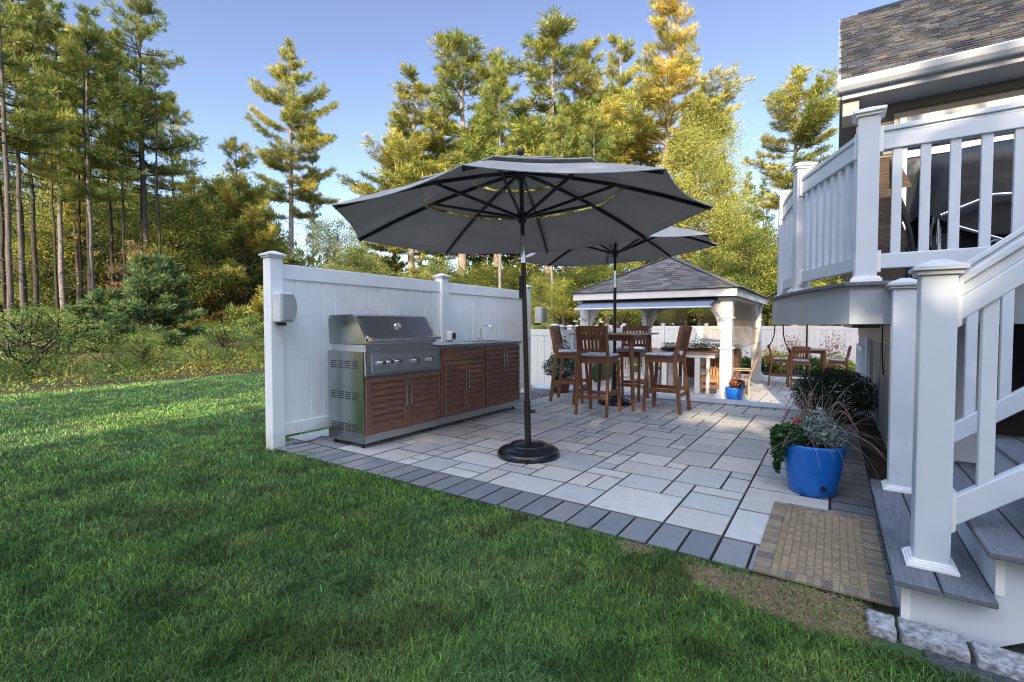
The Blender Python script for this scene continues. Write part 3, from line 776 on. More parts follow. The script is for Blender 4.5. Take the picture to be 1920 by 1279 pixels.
# ================================================================== PLANT TOOLS
def leaf_arrays(P, size, c1, c2, rg, flat=0.3, jitter=.35, aspect=.55, sizevar=.4):
    n = len(P)
    nrm = rg.normal(size=(n, 3)); nrm[:, 2] = np.abs(nrm[:, 2]) + flat; nrm /= np.linalg.norm(nrm, axis=1)[:, None]
    a = rg.normal(size=(n, 3)); a -= nrm*(a*nrm).sum(1)[:, None]; a /= np.linalg.norm(a, axis=1)[:, None]
    b = np.cross(nrm, a); s = (size*(1-sizevar/2+sizevar*rg.random(n)))[:, None]
    v = np.empty((n, 4, 3)); v[:, 0] = P - a*s*.5; v[:, 1] = P + b*s*aspect*.5 + a*s*.05; v[:, 2] = P + a*s*.5 - nrm*s*.12; v[:, 3] = P - b*s*aspect*.5 + a*s*.05
    t = rg.random((n, 1)); c = np.array(c1)*(1-t) + np.array(c2)*t; c = c*(1-jitter/2+jitter*rg.random((n, 1)))
    return v.reshape(-1, 3), np.repeat(c, 4, 0)
def leafcloud_obj(name, parent, P, size, c1, c2, rg, m='leaf', **k):
    off = np.array(wloc(parent)) if parent else 0
    v, c = leaf_arrays(P-off, size, c1, c2, rg, **k)
    return np_mesh(name, v, np.arange(len(v)).reshape(-1, 4), c, m, parent)
def ball_points(n, c, r, rg, inner=.55, zmin=None, bk=1.0):
    d = rg.normal(size=(n, 3)); d /= np.linalg.norm(d, axis=1)[:, None]
    q = inner + (1-inner)*rg.random((n, 1))**.6
    bump = 1 + bk*(.10*np.sin(d[:, :1]*9+d[:, 1:2]*7) + .07*np.sin(d[:, 2:3]*15+d[:, :1]*5))
    p = d*q*bump*np.array(r) + np.array(c)
    if zmin is not None: p = p[p[:, 2] > zmin]
    return p
def arcs(name, parent, c, n, L, w, col1, col2, rg, el=(45, 85), droop=1.0, spread=.05, m='blade', seg=7):
    off = np.array(wloc(parent)) if parent else np.zeros(3)
    V = []; Q = []; C = []
    for i in range(n):
        az = rg.random()*2*math.pi; e = R(el[0]+(el[1]-el[0])*rg.random()); ln = L[0]+(L[1]-L[0])*rg.random()
        p = np.array(c) + np.array([rg.normal()*spread, rg.normal()*spread, 0]) - off
        d = np.array([math.cos(az)*math.cos(e), math.sin(az)*math.cos(e), math.sin(e)])
        sd = np.array([-math.sin(az), math.cos(az), 0]); t = rg.random(); cc = (np.array(col1)*(1-t)+np.array(col2)*t)*(.6+.6*rg.random())
        b = len(V)
        for k in range(seg+1):
            s = k/seg; ww = w*(1-s*.85)*(.6+.4*min(1, s*4))
            V += [p-sd*ww/2, p+sd*ww/2]; C += [cc, cc]
            p = p + d*ln/seg; d = d + np.array([0, 0, -droop*ln/seg*2.2]); d /= np.linalg.norm(d)
            if k < seg: Q.append([b+2*k, b+2*k+1, b+2*k+3, b+2*k+2])
    return np_mesh(name, np.array(V), np.array(Q), np.array(C), m, parent)

def tubes_np(paths, n=6):
    """paths: list of (pts (K,3), radii (K)) -> verts, quads"""
    V = []; Q = []; b = 0
    for P, r in paths:
        P = np.asarray(P, float); K = len(P)
        d = np.gradient(P, axis=0); d /= np.linalg.norm(d, axis=1)[:, None] + 1e-9
        ref = np.array([0, 0, 1.0]) if abs(d[0, 2]) < .8 else np.array([1.0, 0, 0])
        s = np.cross(d, ref); s /= np.linalg.norm(s, axis=1)[:, None] + 1e-9; u = np.cross(d, s)
        a = 2*np.pi*np.arange(n)/n
        ring = P[:, None, :] + (s[:, None, :]*np.cos(a)[None, :, None] + u[:, None, :]*np.sin(a)[None, :, None])*np.asarray(r)[:, None, None]
        V.append(ring.reshape(-1, 3))
        k, j = np.meshgrid(np.arange(K-1), np.arange(n), indexing='ij'); j2 = (j+1) % n
        Q.append(np.stack([b+k*n+j, b+k*n+j2, b+(k+1)*n+j2, b+(k+1)*n+j], -1).reshape(-1, 4)); b += K*n
    return np.concatenate(V), np.concatenate(Q)

PR = {}
def pine_proto(key, seed, H, cb, Rm, gold, dead=True, dens=1.0, lean=0.0, tuft=.30, el0=(-8, 14), r0=None, side=0.0, bark='bark_pine', bluish=0.0, nsz=1.0):
    rg = np.random.default_rng(seed); r0 = r0 or H*.0105
    K = 14; zs = np.linspace(0, H, K); wob = np.cumsum(rg.normal(size=(K, 2))*.05, 0); wob -= wob[0]
    T = np.stack([wob[:, 0]+lean*zs, wob[:, 1], zs], 1); rad = r0*(1-zs/H)**.8+.012; rad[0] *= 1.35
    tp = lambda z: np.array([np.interp(z, zs, T[:, i]) for i in range(3)])
    limbs = []; TP = []; TD = []; TC = []
    z = H*cb if not dead else H*max(.12, cb-.28)
    while z < H-.25:
        f = (z-H*cb)/(H*(1-cb))
        nb = rg.integers(3, 6)
        a0 = rg.random()*6.28
        for b in range(nb):
            az = a0 + b*2*math.pi/nb + rg.normal()*.25; zz = z + rg.normal()*(.26 if H > 8 else .05)
            if f < 0:
                if rg.random() < .45: continue
                ln = Rm*(.25+.5*rg.random()); e = R(rg.uniform(-18, 12)); p = tp(zz); pts = []
                for k in range(4):
                    s = k/3; pts.append(p + np.array([math.cos(az)*math.cos(e), math.sin(az)*math.cos(e), math.sin(e)])*ln*s + np.array([0, 0, -.12*ln*s*s]))
                limbs.append((pts, np.linspace(.022, .006, 4))); continue
            prof = (1-f**1.9)**.85*(.74+.26*math.sin(f*9+seed)) if f > .15 else (.60+.40*f/.15)*(.74+.26*math.sin(f*9+seed))
            if not dead: prof = max((1-f)**.8, .15)
            ln = Rm*prof*rg.uniform(.62, 1.12)*(1+side*math.cos(az)) + .25
            if rg.random() < .12: ln *= .5
            e = R(el0[0]+(el0[1]-el0[0])*rg.random() + 42*f**1.5); p = tp(zz); pts = []; K2 = 6
            for k in range(K2+1):
                s = k/K2; r_ = ln*s; pts.append(p + np.array([math.cos(az)*math.cos(e)*r_, math.sin(az)*math.cos(e)*r_, math.sin(e)*r_ + .16*ln*s*s*(1 if f < .7 else .4) - .05*ln*math.sin(s*3)]))
            pts = np.array(pts); limbs.append((pts, np.linspace(.018+.010*ln, .006, K2+1)))
            bc = rg.random()*.8 + rg.random()*.2
            m = max(3, int(ln*4.8*dens)); 
            for k in range(m):
                s = .22+.78*(k+rg.random()*.6)/m; s = min(s, 1); q = np.array([np.interp(s, np.linspace(0, 1, K2+1), pts[:, i]) for i in range(3)])
                tl = (.14+.24*ln*(1-abs(s-.6)))*.75*rg.uniform(.6, 1.2)
                sg = 1 if k % 2 else -1; ta = az + sg*R(rg.uniform(30, 75)); 
                nt = max(2, int(tl/.13))
                for j in range(nt+1):
                    w = q + np.array([math.cos(ta), math.sin(ta), .12+.2*rg.random()])*tl*(j+.4)/(nt+.4)
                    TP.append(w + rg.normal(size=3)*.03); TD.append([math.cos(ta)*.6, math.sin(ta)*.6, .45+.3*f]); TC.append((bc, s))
        z += rg.uniform(.42, .66)*(1 if H > 8 else .38)/(.85 if dens > 1 else 1)
    for _ in range(10): TP.append(tp(H-.1-.5*rg.random())); TD.append([rg.normal()*.3, rg.normal()*.3, 1]); TC.append((.3, 1))
    TP = np.array(TP); TD = np.array(TD); TC = np.array(TC); n = len(TP); KN = 13
    d = TD[:, None, :] + rg.normal(size=(n, KN, 3))*.50; d /= np.linalg.norm(d, axis=2)[:, :, None]
    L = tuft*(.65+.6*rg.random((n, KN, 1))); sd = np.cross(d, rg.normal(size=(n, KN, 3))); sd /= np.linalg.norm(sd, axis=2)[:, :, None]
    P = TP[:, None, :] + rg.normal(size=(n, KN, 3))*.05
    w = .017*nsz*(tuft/.3)
    v = np.empty((n, KN, 4, 3)); v[:, :, 0] = P; v[:, :, 1] = P+d*L*.5+sd*w; v[:, :, 2] = P+d*L; v[:, :, 3] = P+d*L*.5-sd*w
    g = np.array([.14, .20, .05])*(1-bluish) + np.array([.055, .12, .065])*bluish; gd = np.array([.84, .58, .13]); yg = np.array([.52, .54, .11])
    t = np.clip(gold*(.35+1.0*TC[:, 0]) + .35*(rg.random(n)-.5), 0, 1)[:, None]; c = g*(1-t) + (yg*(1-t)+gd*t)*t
    c = c*(.72+.5*rg.random((n, 1)))*(.42+.72*np.clip(TC[:, 1], 0, 1))[:, None]; c = np.repeat(c[:, None, :], KN*4, 1).reshape(-1, 3)  # needles darker near the trunk, inner crown shade put into the colour
    V, Q = tubes_np([(T, rad)], 10); lv, lq = tubes_np(limbs, 4)
    nv = len(V); t_ = np_mesh('trunk', np.concatenate([V, lv]), np.concatenate([Q, lq+nv]), None, bark)
    if bark in ('bark_pine', 'bark_mottled'):
        t_.data.materials.append(M['bark_dark']); t_.data.polygons.foreach_set('material_index', [0]*len(Q)+[1]*len(lq))
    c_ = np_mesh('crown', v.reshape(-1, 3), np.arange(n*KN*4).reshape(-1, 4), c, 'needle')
    for p in t_.data.polygons: p.use_smooth = True
    PR[key] = [t_, c_]
    for o in PR[key]: COL.objects.unlink(o)
def leafy_proto(key, seed, H, cb, Rc, c1, c2, nclump=70, per=120, leaf=.13, weep=0.0, bark='bark_dark', r0=None, multi=1):
    rg = np.random.default_rng(seed); r0 = r0 or H*.012
    paths = []; P = []; 
    cz = H*(cb+1)/2; hz = H*(1-cb)/2
    stems = []
    for s in range(multi):
        K = 8; zs = np.linspace(0, H*.82, K); a = rg.random()*6.28; sp = (0 if multi == 1 else .16)
        T = np.stack([np.cos(a)*sp*zs+np.cumsum(rg.normal(size=K)*.06), np.sin(a)*sp*zs+np.cumsum(rg.normal(size=K)*.06), zs], 1); T[:, :2] -= T[0, :2]
        stems.append((T, zs)); paths.append((T, r0*(1-zs/H)**.9/math.sqrt(multi)+.008))
    clumps = []
    for i in range(nclump):
        d = rg.normal(size=3); d /= np.linalg.norm(d); q = .35+.65*rg.random()**.55
        c = d*q*np.array([Rc, Rc, hz])*np.array([1, 1, 1]); c[2] += cz
        taper = 1 - .35*max(0, (c[2]-cz)/hz); c[:2] *= taper; clumps.append(c)
        T, zs = stems[i % multi]; zb = max(H*cb*.7, min(H*.78, c[2]-np.linalg.norm(c[:2])*.6-.2)); b = np.array([np.interp(zb, zs, T[:, k]) for k in range(3)])
        mid = (b+c)/2+np.array([0, 0, -.1*np.linalg.norm(c-b)*.5])+rg.normal(size=3)*.08
        paths.append(([b, mid, c], [.012+.010*np.linalg.norm(c-b), .014, .006]))
        r = rg.uniform(.45, .95)*Rc*.34
        k = int(per*rg.uniform(.6, 1.3)); g = rg.normal(size=(k, 3))*np.array([r, r, r*.55])*.62 + c
        if weep: g[:, 2] -= weep*rg.random(k)*rg.random()*2.0
        P.append(g)
    cl = np.concatenate([np.full(len(g), rg.random()) for g in P]); P = np.concatenate(P)
    v, c = leaf_arrays(P, leaf, (1, 1, 1), (1, 1, 1), rg, flat=.25, aspect=.6 if not weep else .35)
    t = (np.clip(cl*.9+.35*rg.random(len(cl))-.12, 0, 1)**1.4)[:, None]; cc = np.array(c1)*(1-t)+np.array(c2)*t; cc = np.repeat(cc, 4, 0)*c
    V, Q = tubes_np(paths, 6)
    t_ = np_mesh('trunk', V, Q, None, bark); c_ = np_mesh('crown', v, np.arange(len(v)).reshape(-1, 4), cc, 'leaf')
    PR[key] = [t_, c_]
    for o in PR[key]: COL.objects.unlink(o)
def plant_tree(key, loc, rz, name, label, cat='tree', group=None, sc=(1,1,1)):
    r = thing(name, label, cat, loc, group, rz); r.scale = sc
    for o in PR[key]:
        c = o.copy(); COL.objects.link(c); c.parent = r
    return r
# ================================================================== STAIRS
RISE, RUN = .182, .245
def staircase():
    t = thing('staircase', 'grey and white outdoor stairs rising to the deck at the right', 'stairs', (.25, 2.5, 0))
    Y0, Y1 = 2.47, 3.86
    for i in range(7):
        x0 = .25+i*RUN + (.02 if i else 0); z = (i+1)*RISE
        tr = MB(); 
        tr.box(x0-.035, Y0-.09, z-.026, x0+.105, Y1+.02, z); tr.box(x0+.112, Y0-.09, z-.026, x0+RUN+ .018, Y1+.02, z)
        tr.build('tread', 'deck_board', t, bevel=.005)
        MB().box(x0, Y0, z-RISE+(.0 if i else -.06), x0+.018, Y1, z-.027).build('riser', 'vinyl', t)
    # side cover panel facing the lawn
    P = [(.25, -.06)]
    for i in range(7):
        x0 = .25+i*RUN+(.02 if i else 0); z = (i+1)*RISE-.028
        P += [(x0, z), (.25+(i+1)*RUN+.02, z)]
    P += [(.25+7*RUN, .9), (.58, .02), (.50, -.03)]
    MB().prism(P, 'y', Y0-.02, Y0-.003).build('side_panel', 'vinyl', t)
    MB().prism(P, 'y', Y1+.001, Y1+.015).build('side_panel', 'vinyl', t)
    MB().box(.246, Y0-.026, -.05, .275, Y0-.0205, RISE-.03).build('corner_trim', 'vinyl_trim', t); MB().box(.515, Y0-.026, RISE+.001, .54, Y0-.0205, 2*RISE-.03).build('corner_trim', 'vinyl_trim', t)
    def newel(x, y, z0, z1, name='newel_post', w=.116):
        p = MB().box(x-w/2, y-w/2, z0, x+w/2, y+w/2, z1).build(name, 'vinyl', t, bevel=.006)
        m = MB(); cap(m, x, y, z1, w); m.build('post_cap', 'panel_cap', p, bevel=.002)
        m = MB()
        for k, (e, h0, h1) in enumerate(((.026, 0, .012), (.019, .012, .021), (.010, .021, .030))):
            m.box(x-w/2-e, y-w/2-e, z0+h0, x+w/2+e, y+w/2+e, z0+h1)
        m.build('base_trim', 'vinyl_trim', p, bevel=.0015)
    XA, YA, YB = .352, 2.625, 3.73
    newel(XA, YA, RISE, 1.385); newel(XA, YB, RISE, 1.40)
    sl = RISE/RUN*1.08
    for y, lab in ((YA, 0), (YB, 1)):
        xa = XA+.060; xe = 1.95
        f = lambda z: (lambda x: z+(x-xa)*sl)
        top = MB(); za = 1.30
        def rail(mb, z0, z1, w, x0=xa, x1=xe):
            mb.prism([(x0, z0+(x0-xa)*sl), (x1, z0+(x1-xa)*sl), (x1, z1+(x1-xa)*sl), (x0, z1+(x0-xa)*sl)], 'y', y-w/2, y+w/2)
        rail(top, 1.335, 1.372, .070); rail(top, 1.285, 1.335, .046); rail(top, 1.19, 1.285, .060)
        r = top.build('handrail', 'vinyl', t, bevel=.005)
        b = MB(); rail(b, .355, .475, .050); br = b.build('bottom_rail', 'vinyl', t, bevel=.005)
        m = MB(); rail(m, .335, .495, .066, xa, xa+.014); m.build('rail_bracket', 'vinyl_trim', br)
        m = MB(); rail(m, 1.17, 1.35, .076, xa, xa+.014); m.build('rail_bracket', 'vinyl_trim', r)
        m = MB()
        for k in range(10):
            x = .512+k*.142
            MB().prism([(x-.024, .47+(x-.024-xa)*sl), (x+.024, .47+(x+.024-xa)*sl), (x+.024, 1.2+(x+.024-xa)*sl), (x-.024, 1.2+(x-.024-xa)*sl)], 'y', y-.019, y+.019).build('baluster', 'vinyl', t, bevel=.004)
mat('panel_cap', (0.50, 0.52, 0.57), 0.4, noise=0.04, nscale=4)
staircase()

# ================================================================== DECK
def deck():
    t = thing('deck', 'raised deck with grey boards, smooth fascia and white balusters', 'deck', (.1, 3.85, 0))
    ZB, ZT = 1.19, 1.435
    ol = [(7.0, 3.84), (.085, 3.84)]
    n = 10                                            # bowed left side
    ctrl = [Vector((.085,3.84)), Vector((-.30,4.55)), Vector((-.54,5.75))]
    for i in range(1, n+1):
        s = i/n; p = ctrl[0]*(1-s)**2 + ctrl[1]*2*s*(1-s) + ctrl[2]*s*s; ol.append((p.x, p.y))
    ol += [(-.56, 6.85), (7.0, 6.85)]
    MB().prism(ol, 'z', ZB, ZT).build('fascia', 'fascia_grey', t)
    # boards overhanging the fascia
    def off(p, e=.03):
        return (p[0]-(e if p[0] < 6 else 0), p[1]-(e if p[1] < 6 else 0))
    o2 = [off(p) for p in ol]
    MB().prism(o2, 'z', ZT+.001, ZT+.026).build('deck_boards', 'deck_board', t, bevel=.004)
    ZD = ZT+.026
    def post(x, y, rz=0, w=.116, z1=2.525):
        p = MB().cbox((x, y, (ZD+z1)/2), (w, w, z1-ZD), rz).build('deck_post', 'vinyl', t, bevel=.005)
        m = MB(); 
        for e, a, b in ((.014,0,.018),(.030,.018,.036)): m.cbox((x, y, z1+(a+b)/2), (w+2*e, w+2*e, b-a), rz)
        c = math.cos(rz); s = math.sin(rz); h = w/2+.03
        q = [(x+c*i*h-s*j*h, y+s*i*h+c*j*h, z1+.036) for i, j in ((-1,-1),(1,-1),(1,1),(-1,1))]
        q2 = [(x+c*i*.02-s*j*.02, y+s*i*.02+c*j*.02, z1+.066) for i, j in ((-1,-1),(1,-1),(1,1),(-1,1))]
        m.add(q+q2, [(0,1,5,4),(1,2,6,5),(2,3,7,6),(3,0,4,7),(4,5,6,7)])
        m.build('post_cap', 'vinyl_trim', p, bevel=.002)
        m = MB(); m.cbox((x, y, ZD+.012), (w+.05, w+.05, .024), rz); m.cbox((x, y, ZD+.03), (w+.03, w+.03, .012), rz); m.build('base_trim', 'vinyl_trim', p, bevel=.002)
    def railing(p0, p1, cut=.065, step=.141):
        p0, p1 = Vector(p0), Vector(p1); d = (p1-p0).normalized(); a = math.atan2(d.y, d.x)
        q0, q1 = p0+d*cut, p1-d*cut; L = (q1-q0).length; c = (q0+q1)/2
        m = MB(); m.cbox((c.x, c.y, 2.432), (L, .075, .032), a); m.cbox((c.x, c.y, 2.405), (L, .05, .022), a); m.cbox((c.x, c.y, 2.348), (L, .062, .092), a)
        r = m.build('top_rail', 'vinyl', t, bevel=.005)
        m = MB(); m.cbox((c.x, c.y, 1.595), (L, .052, .095), a); b = m.build('bottom_rail', 'vinyl', t, bevel=.005)
        for q in (q0, q1):
            m = MB(); m.cbox((q.x, q.y, 2.37), (.024, .095, .165), a); m.build('rail_bracket', 'vinyl_trim', r)
            m = MB(); m.cbox((q.x, q.y, 1.595), (.024, .075, .135), a); m.build('rail_bracket', 'vinyl_trim', b)
        n = int(round(L/step)); st = L/n
        for i in range(n):
            q = q0 + d*(st*(i+.62 if cut > .06 and abs(d.y) < .1 else st*0+i+.5))
            MB().cbox((q.x, q.y, (1.64+2.305)/2), (.050, .034, 2.305-1.64), a).build('baluster', 'vinyl', t, bevel=.004)
    P1, P2, P3 = (.168, 3.925), (-.245, 4.90), (-.44, 5.80)
    post(*P1); post(*P2, R(20)); post(*P3, R(10)); post(1.95, 3.925)
    railing(P1, (1.95, 3.925)); railing(P1, P2, step=.118); railing(P2, P3, step=.118); railing(P3, (-.47, 6.85), step=.118)
    for x, y in ((.75, 4.4), (3.2, 4.4)):
        MB().box(x-.07, y-.07, -.05, x+.07, y+.07, ZB-.001).build('support_post', 'vinyl', t)
mat('fascia_grey', (0.36, 0.385, 0.43), 0.3, noise=0.05, nscale=2, rnoise=.06)
deck()

# ================================================================== HOUSE
def house():
    t = thing('house', 'two storey house with olive siding, shingled roof and white gutter', 'house', (.2, 6.9, 0))
    xw, yf, yb, xe = .20, 6.9, 13.6, 9.0
    ze = 3.715
    w = MB(); z = 1.15; 
    ex = .115
    while z < 4.05:                                   # clapboards, front and side
        w.prism([(yf+.002, z+ex+.004), (yf-.014, z), (yf+.002, z)], 'x', xw, xe)
        w.prism([(xw+.002, z+ex+.004), (xw-.014, z), (xw+.002, z)], 'y', yf, yb)
        z += ex
    w.build('siding', 'siding', t)
    g = MB(); g.box(xw, yf+.003, 1.19, xe, yb, 4.02); g.build('wall', 'siding', t); MB().box(.52, yf+.003, -.6, xe, yb-.05, 1.188).build('lower_wall', 'panel_grey', t)
    zr, yr = 6.40, 10.08
    MB().prism([(yf, 4.02), (yb, 4.02), (yr+.3, zr-.15)], 'x', xw, xw+.2).build('gable', 'siding', t)
    m = MB(); m.box(xw-.02, yf-.022, 1.2, xw+.10, yf-.015, 3.9); m.box(xw-.022, yf-.022, 1.2, xw-.015, yf+.1, 4.0)
    m.build('corner_board', 'panel_grey', t)
    # roof of individual shingle tabs
    xl = .0; y0, z0 = yf-.45, ze+.10
    n = Vector((0, yr-y0, zr-z0)); L = n.length; d = n/L; nr = Vector((0, -d.z, d.y))
    MB().prism([(y0+.02, z0-.03), (yr, zr-.03), (2*yr-y0-.02, z0-.03)], 'x', xl+.02, xe).build('roof_deck', 'siding', t)
    rng = random.Random(3); mb = MB(); RW = .10; rows = int(L/RW); 
    pal = [(.125,.11,.098),(.105,.095,.09),(.085,.08,.08),(.15,.13,.11),(.075,.073,.078),(.115,.102,.09),(.095,.088,.082)]
    for r in range(rows+1):
        x = xl - rng.random()*.2
        while x < xe:
            wd = .08+.09*rng.random(); a = max(x, xl); b = min(x+wd, xe); x += wd
            if b-a < .01: continue
            c = pal[int(rng.random()*7)]; k = .8+.4*rng.random(); mb.cur = tuple(v*k for v in c)
            thick = .007 if rng.random() < .5 else .016
            p0 = Vector((0, y0, z0)) + d*(r*RW); p1 = p0 + d*max(.01, min(.115, L-r*RW+.001))
            q = [p0+nr*thick, p1+nr*.002]
            mb.add([(a+.002,q[0].y,q[0].z),(b-.002,q[0].y,q[0].z),(b-.002,q[1].y,q[1].z),(a+.002,q[1].y,q[1].z),(a+.002,p0.y,p0.z-.002),(b-.002,p0.y,p0.z-.002)], [(0,1,2,3),(4,5,1,0),(4,0,3),(5,2,1)])
    mb.build('roof', 'shingle', t, fixn=False)
    MB().prism([(yr-.12, zr-.07), (yr, zr+.03), (yr+.12, zr-.07)], 'x', xl+.25, xe).build('ridge_cap', 'black_metal', t)
    MB().prism([(y0, z0-.16), (yr, zr-.17), (yr, zr+.005), (y0, z0+.01)], 'x', xl-.012, xl+.02).build('rake_board', 'panel_grey', t)
    # gutter, soffit, return
    m = MB(); m.prism([(y0-.105, z0-.065), (y0-.125, z0-.012), (y0-.118, z0+.003), (y0-.10, z0+.003), (y0-.095, z0-.05), (y0-.01, z0-.05), (y0-.01, z0-.10), (y0-.07, z0-.10)], 'x', xl+.0, xe)
    m.build('gutter', 'gutter', t)
    m = MB(); m.box(xl+.03, y0+.0, z0-.165, xe, y0+.018, z0-.02); m.build('fascia_board', 'soffit', t)
    m = MB(); m.box(xl+.03, y0+.019, z0-.163, xe, yf-.016, z0-.150); s = m.build('soffit', 'soffit', t)
    m = MB(); x = .3
    while x < xe: m.box(x, yf-.06, z0-.1655, x+.02, yf-.045, z0-.1635); x += .14
    m.build('soffit_vent', 'black', s)
    m = MB(); m.box(xl+.04, y0+.06, z0-.33, xl+.19, yf-.016, z0-.167); m.build('eave_return', 'siding_beige', t, bevel=.006)
    # big sliding door with transom on the deck
    X0, X1, Z0, Z1 = .57, 3.2, 1.47, 3.47
    f = MB(); F = .07
    for b in ((X0,Z0,X0+F,Z1),(X1-F,Z0,X1,Z1),(X0+F,Z1-F,X1-F,Z1),(X0+F,3.02,X1-F,3.10),(1.85,Z0,1.92,3.02)):
        f.box(b[0], yf-.05, b[1], b[2], yf-.016, b[3])
    fo = f.build('door_frame', 'gutter', t, bevel=.005)
    m = MB(); m.box(X0-.05, yf-.035, Z1, X1+.05, yf-.016, Z1+.06); m.box(X0-.05, yf-.03, Z0, X0, yf-.016, Z1); m.build('casing', 'siding_beige', fo)
    MB().box(X0+F, yf-.03, Z0, X1-F, yf-.022, Z1-F).build('pane', 'glass_dark', fo)
    # lower walkout wall, seen below the deck
    m = MB(); m.box(.44, 5.2, .985, .50, 12.6, 1.185); m.build('lower_band', 'siding_beige', t)
    x = .45; 
    for i, (a, b) in enumerate(((5.2, 6.9), (6.92, 8.0))):
        m = MB(); n = 6
        for k in range(n): c0 = a+(b-a)*k/n; m.box(x+.004*(k % 2), c0, -.04, x+.04, c0+(b-a)/n-.006, .984)
        m.build('lower_panel', 'panel_grey', t)
    MB().box(x+.03, 8.0, -.5, x+.05, 9.2, .984).build('lower_door', 'black', t)
    m = MB(); m.box(x-.02, 9.2, -.56, x+.04, 9.45, .984); m.build('lower_door_trim', 'gutter', t)
    MB().box(x, 9.45, -.56, x+.04, 12.6, .984).build('lower_wall', 'panel_blue', t)
    m = MB()
    for y in (10.3, 11.6): m.box(x-.04, y, -.5, x-.001, y+.08, .8); m.box(x-.04, y+.9, -.5, x-.001, y+.98, .8); m.box(x-.04, y+.08, .7, x-.001, y+.9, .8)
    m.build('lower_window_frame', 'gutter', t)
    MB().box(.62, 4.55, -.05, 7.0, 4.60, 1.18).build('under_deck_dark', 'black', t)  # black sheet added in place of the dark shaded gap under the deck
    MB().box(.5, 5.16, -.05, 7.0, 5.2, 1.18).build('lower_wall', 'panel_grey', t)
mat('panel_blue', (0.30, 0.34, 0.42), 0.5, noise=0.08, nscale=3)
house()

# things on the deck
def things_on_deck():
    Z = 1.462
    t = thing('covered_grill', 'barbecue grill under a black cover with bare metal legs on the deck', 'grill', (1.03, 4.9, Z))
    # draped cover with folds
    v = []; f = []; N = 40; K = 14; rng = random.Random(2)
    for k in range(K+1):
        s = k/K
        for j in range(N):
            a = 2*math.pi*j/N; c, s_ = math.cos(a), math.sin(a)
            ex = .52*(abs(c)**.6)*(1 if c > 0 else -1); ey = .30*(abs(s_)**.6)*(1 if s_ > 0 else -1)
            if s < .3: q = math.sin(s/.3*math.pi/2); z = .98-.14*(1-math.cos(s/.3*math.pi/2)); m = q
            else: z = .84-.42*(s-.3)/.7*(1+.25*math.sin(a*3)); m = 1+.05*math.sin(a*9+s*4)*(s)+.08*(s-.3)
            v.append((1.03+ex*m, 4.9+ey*m, Z+z*1.06))
    for k in range(K):
        for j in range(N): f.append((k*N+j, k*N+(j+1) % N, (k+1)*N+(j+1) % N, (k+1)*N+j))
    MB().add(v, f, True).build('cover', 'cover_black', t)
    m = MB()
    MB().box(.76, 4.78, Z+.08, 1.50, 5.08, Z+.5).build('cart', 'black', t, bevel=.01)
    for sx in (-1, 1):
        for sy in (-1, 1): MB().tube([(1.03+sx*.40, 4.9+sy*.22, Z), (1.03+sx*.40, 4.9+sy*.22, Z+.5)], .014, 8).build('leg', 'chrome', t)
    MB().tube([(.62, 4.58, Z+.10), (.9, 4.58, Z+.30), (1.45, 4.58, Z+.16)], .010, 8).build('brace', 'chrome', t)
    MB().tube([(.62, 4.56, Z+.50), (.88, 4.53, Z+.60), (1.2, 4.53, Z+.58), (1.45, 4.56, Z+.56)], .014, 8).build('side_rail', 'chrome', t)
    MB().tube([(.70, 4.56, Z+.42), (1.46, 4.56, Z+.04)], .010, 8).build('brace', 'chrome', t)
    t = thing('lounge_chair', 'brown woven high-back chair with curved black frame by the deck rail', 'chair', (.42, 4.6, Z))
    prof = [(0,.02),(.02,.30),(.05,.5),(.03,.75),(-.04,.98)]
    m = MB()
    for (y0, z0), (y1, z1) in zip(prof[:-1], prof[1:]):
        m.add([(.22, 4.62+y0, Z+z0), (.47-.0*z0, 4.62+y0, Z+z0), (.46-.10*z1, 4.62+y1, Z+z1), (.22, 4.62+y1, Z+z1)], [(0,1,2,3)])
    o = m.build('back', 'wicker', t); s = o.modifiers.new('T', 'SOLIDIFY'); s.thickness = .02
    pts = [(.335, 4.60, Z+.98), (.36, 4.60, Z+.78), (.40, 4.60, Z+.60), (.455, 4.60, Z+.42), (.48, 4.60, Z+.25), (.455, 4.60, Z+.10), (.42, 4.60, Z+.0)]
    MB().tube(pts, .016, 8).build('frame', 'black', t)
    MB().tube([(.24, 4.62, Z), (.24, 4.62, Z+.35)], .014, 8).build('leg', 'black', t)
    MB().box(.22, 4.62, Z+.30, .47, 5.05, Z+.35).build('seat', 'wicker', t, bevel=.01)
    MB().tube([(.45, 5.0, Z), (.45, 5.0, Z+.30)], .014, 8).build('leg', 'black', t)
    MB().tube([(.24, 5.0, Z), (.24, 5.0, Z+.30)], .014, 8).build('leg', 'black', t)
    t = thing('folding_chair', 'dark sling chair with curved metal arms between the grill and the door', 'chair', (.72, 4.75, Z))
    m = MB(); m.add([(.62,4.75,Z+.42),(.82,4.75,Z+.42),(.86,4.7,Z+.98),(.66,4.70,Z+.93)], [(0,1,2,3)]); o = m.build('back', 'cover_black', t); o.modifiers.new('T','SOLIDIFY').thickness=.02
    m = MB(); m.add([(.62,4.76,Z+.42),(.82,4.76,Z+.42),(.82,5.1,Z+.44),(.62,5.1,Z+.44)], [(0,1,2,3)]); o = m.build('seat', 'cover_black', t); o.modifiers.new('T','SOLIDIFY').thickness=.02
    for x in (.61, .84):
        MB().tube([(x+.03, 4.72, Z+.9), (x, 4.76, Z+.5), (x-.02, 4.95, Z+.25), (x, 5.1, Z+.0)], .012, 8).build('side_frame', 'chrome', t)
        MB().tube([(x, 4.72, Z+0), (x, 4.9, Z+.3), (x, 5.1, Z+.44)], .012, 8).build('leg', 'chrome', t)
things_on_deck()
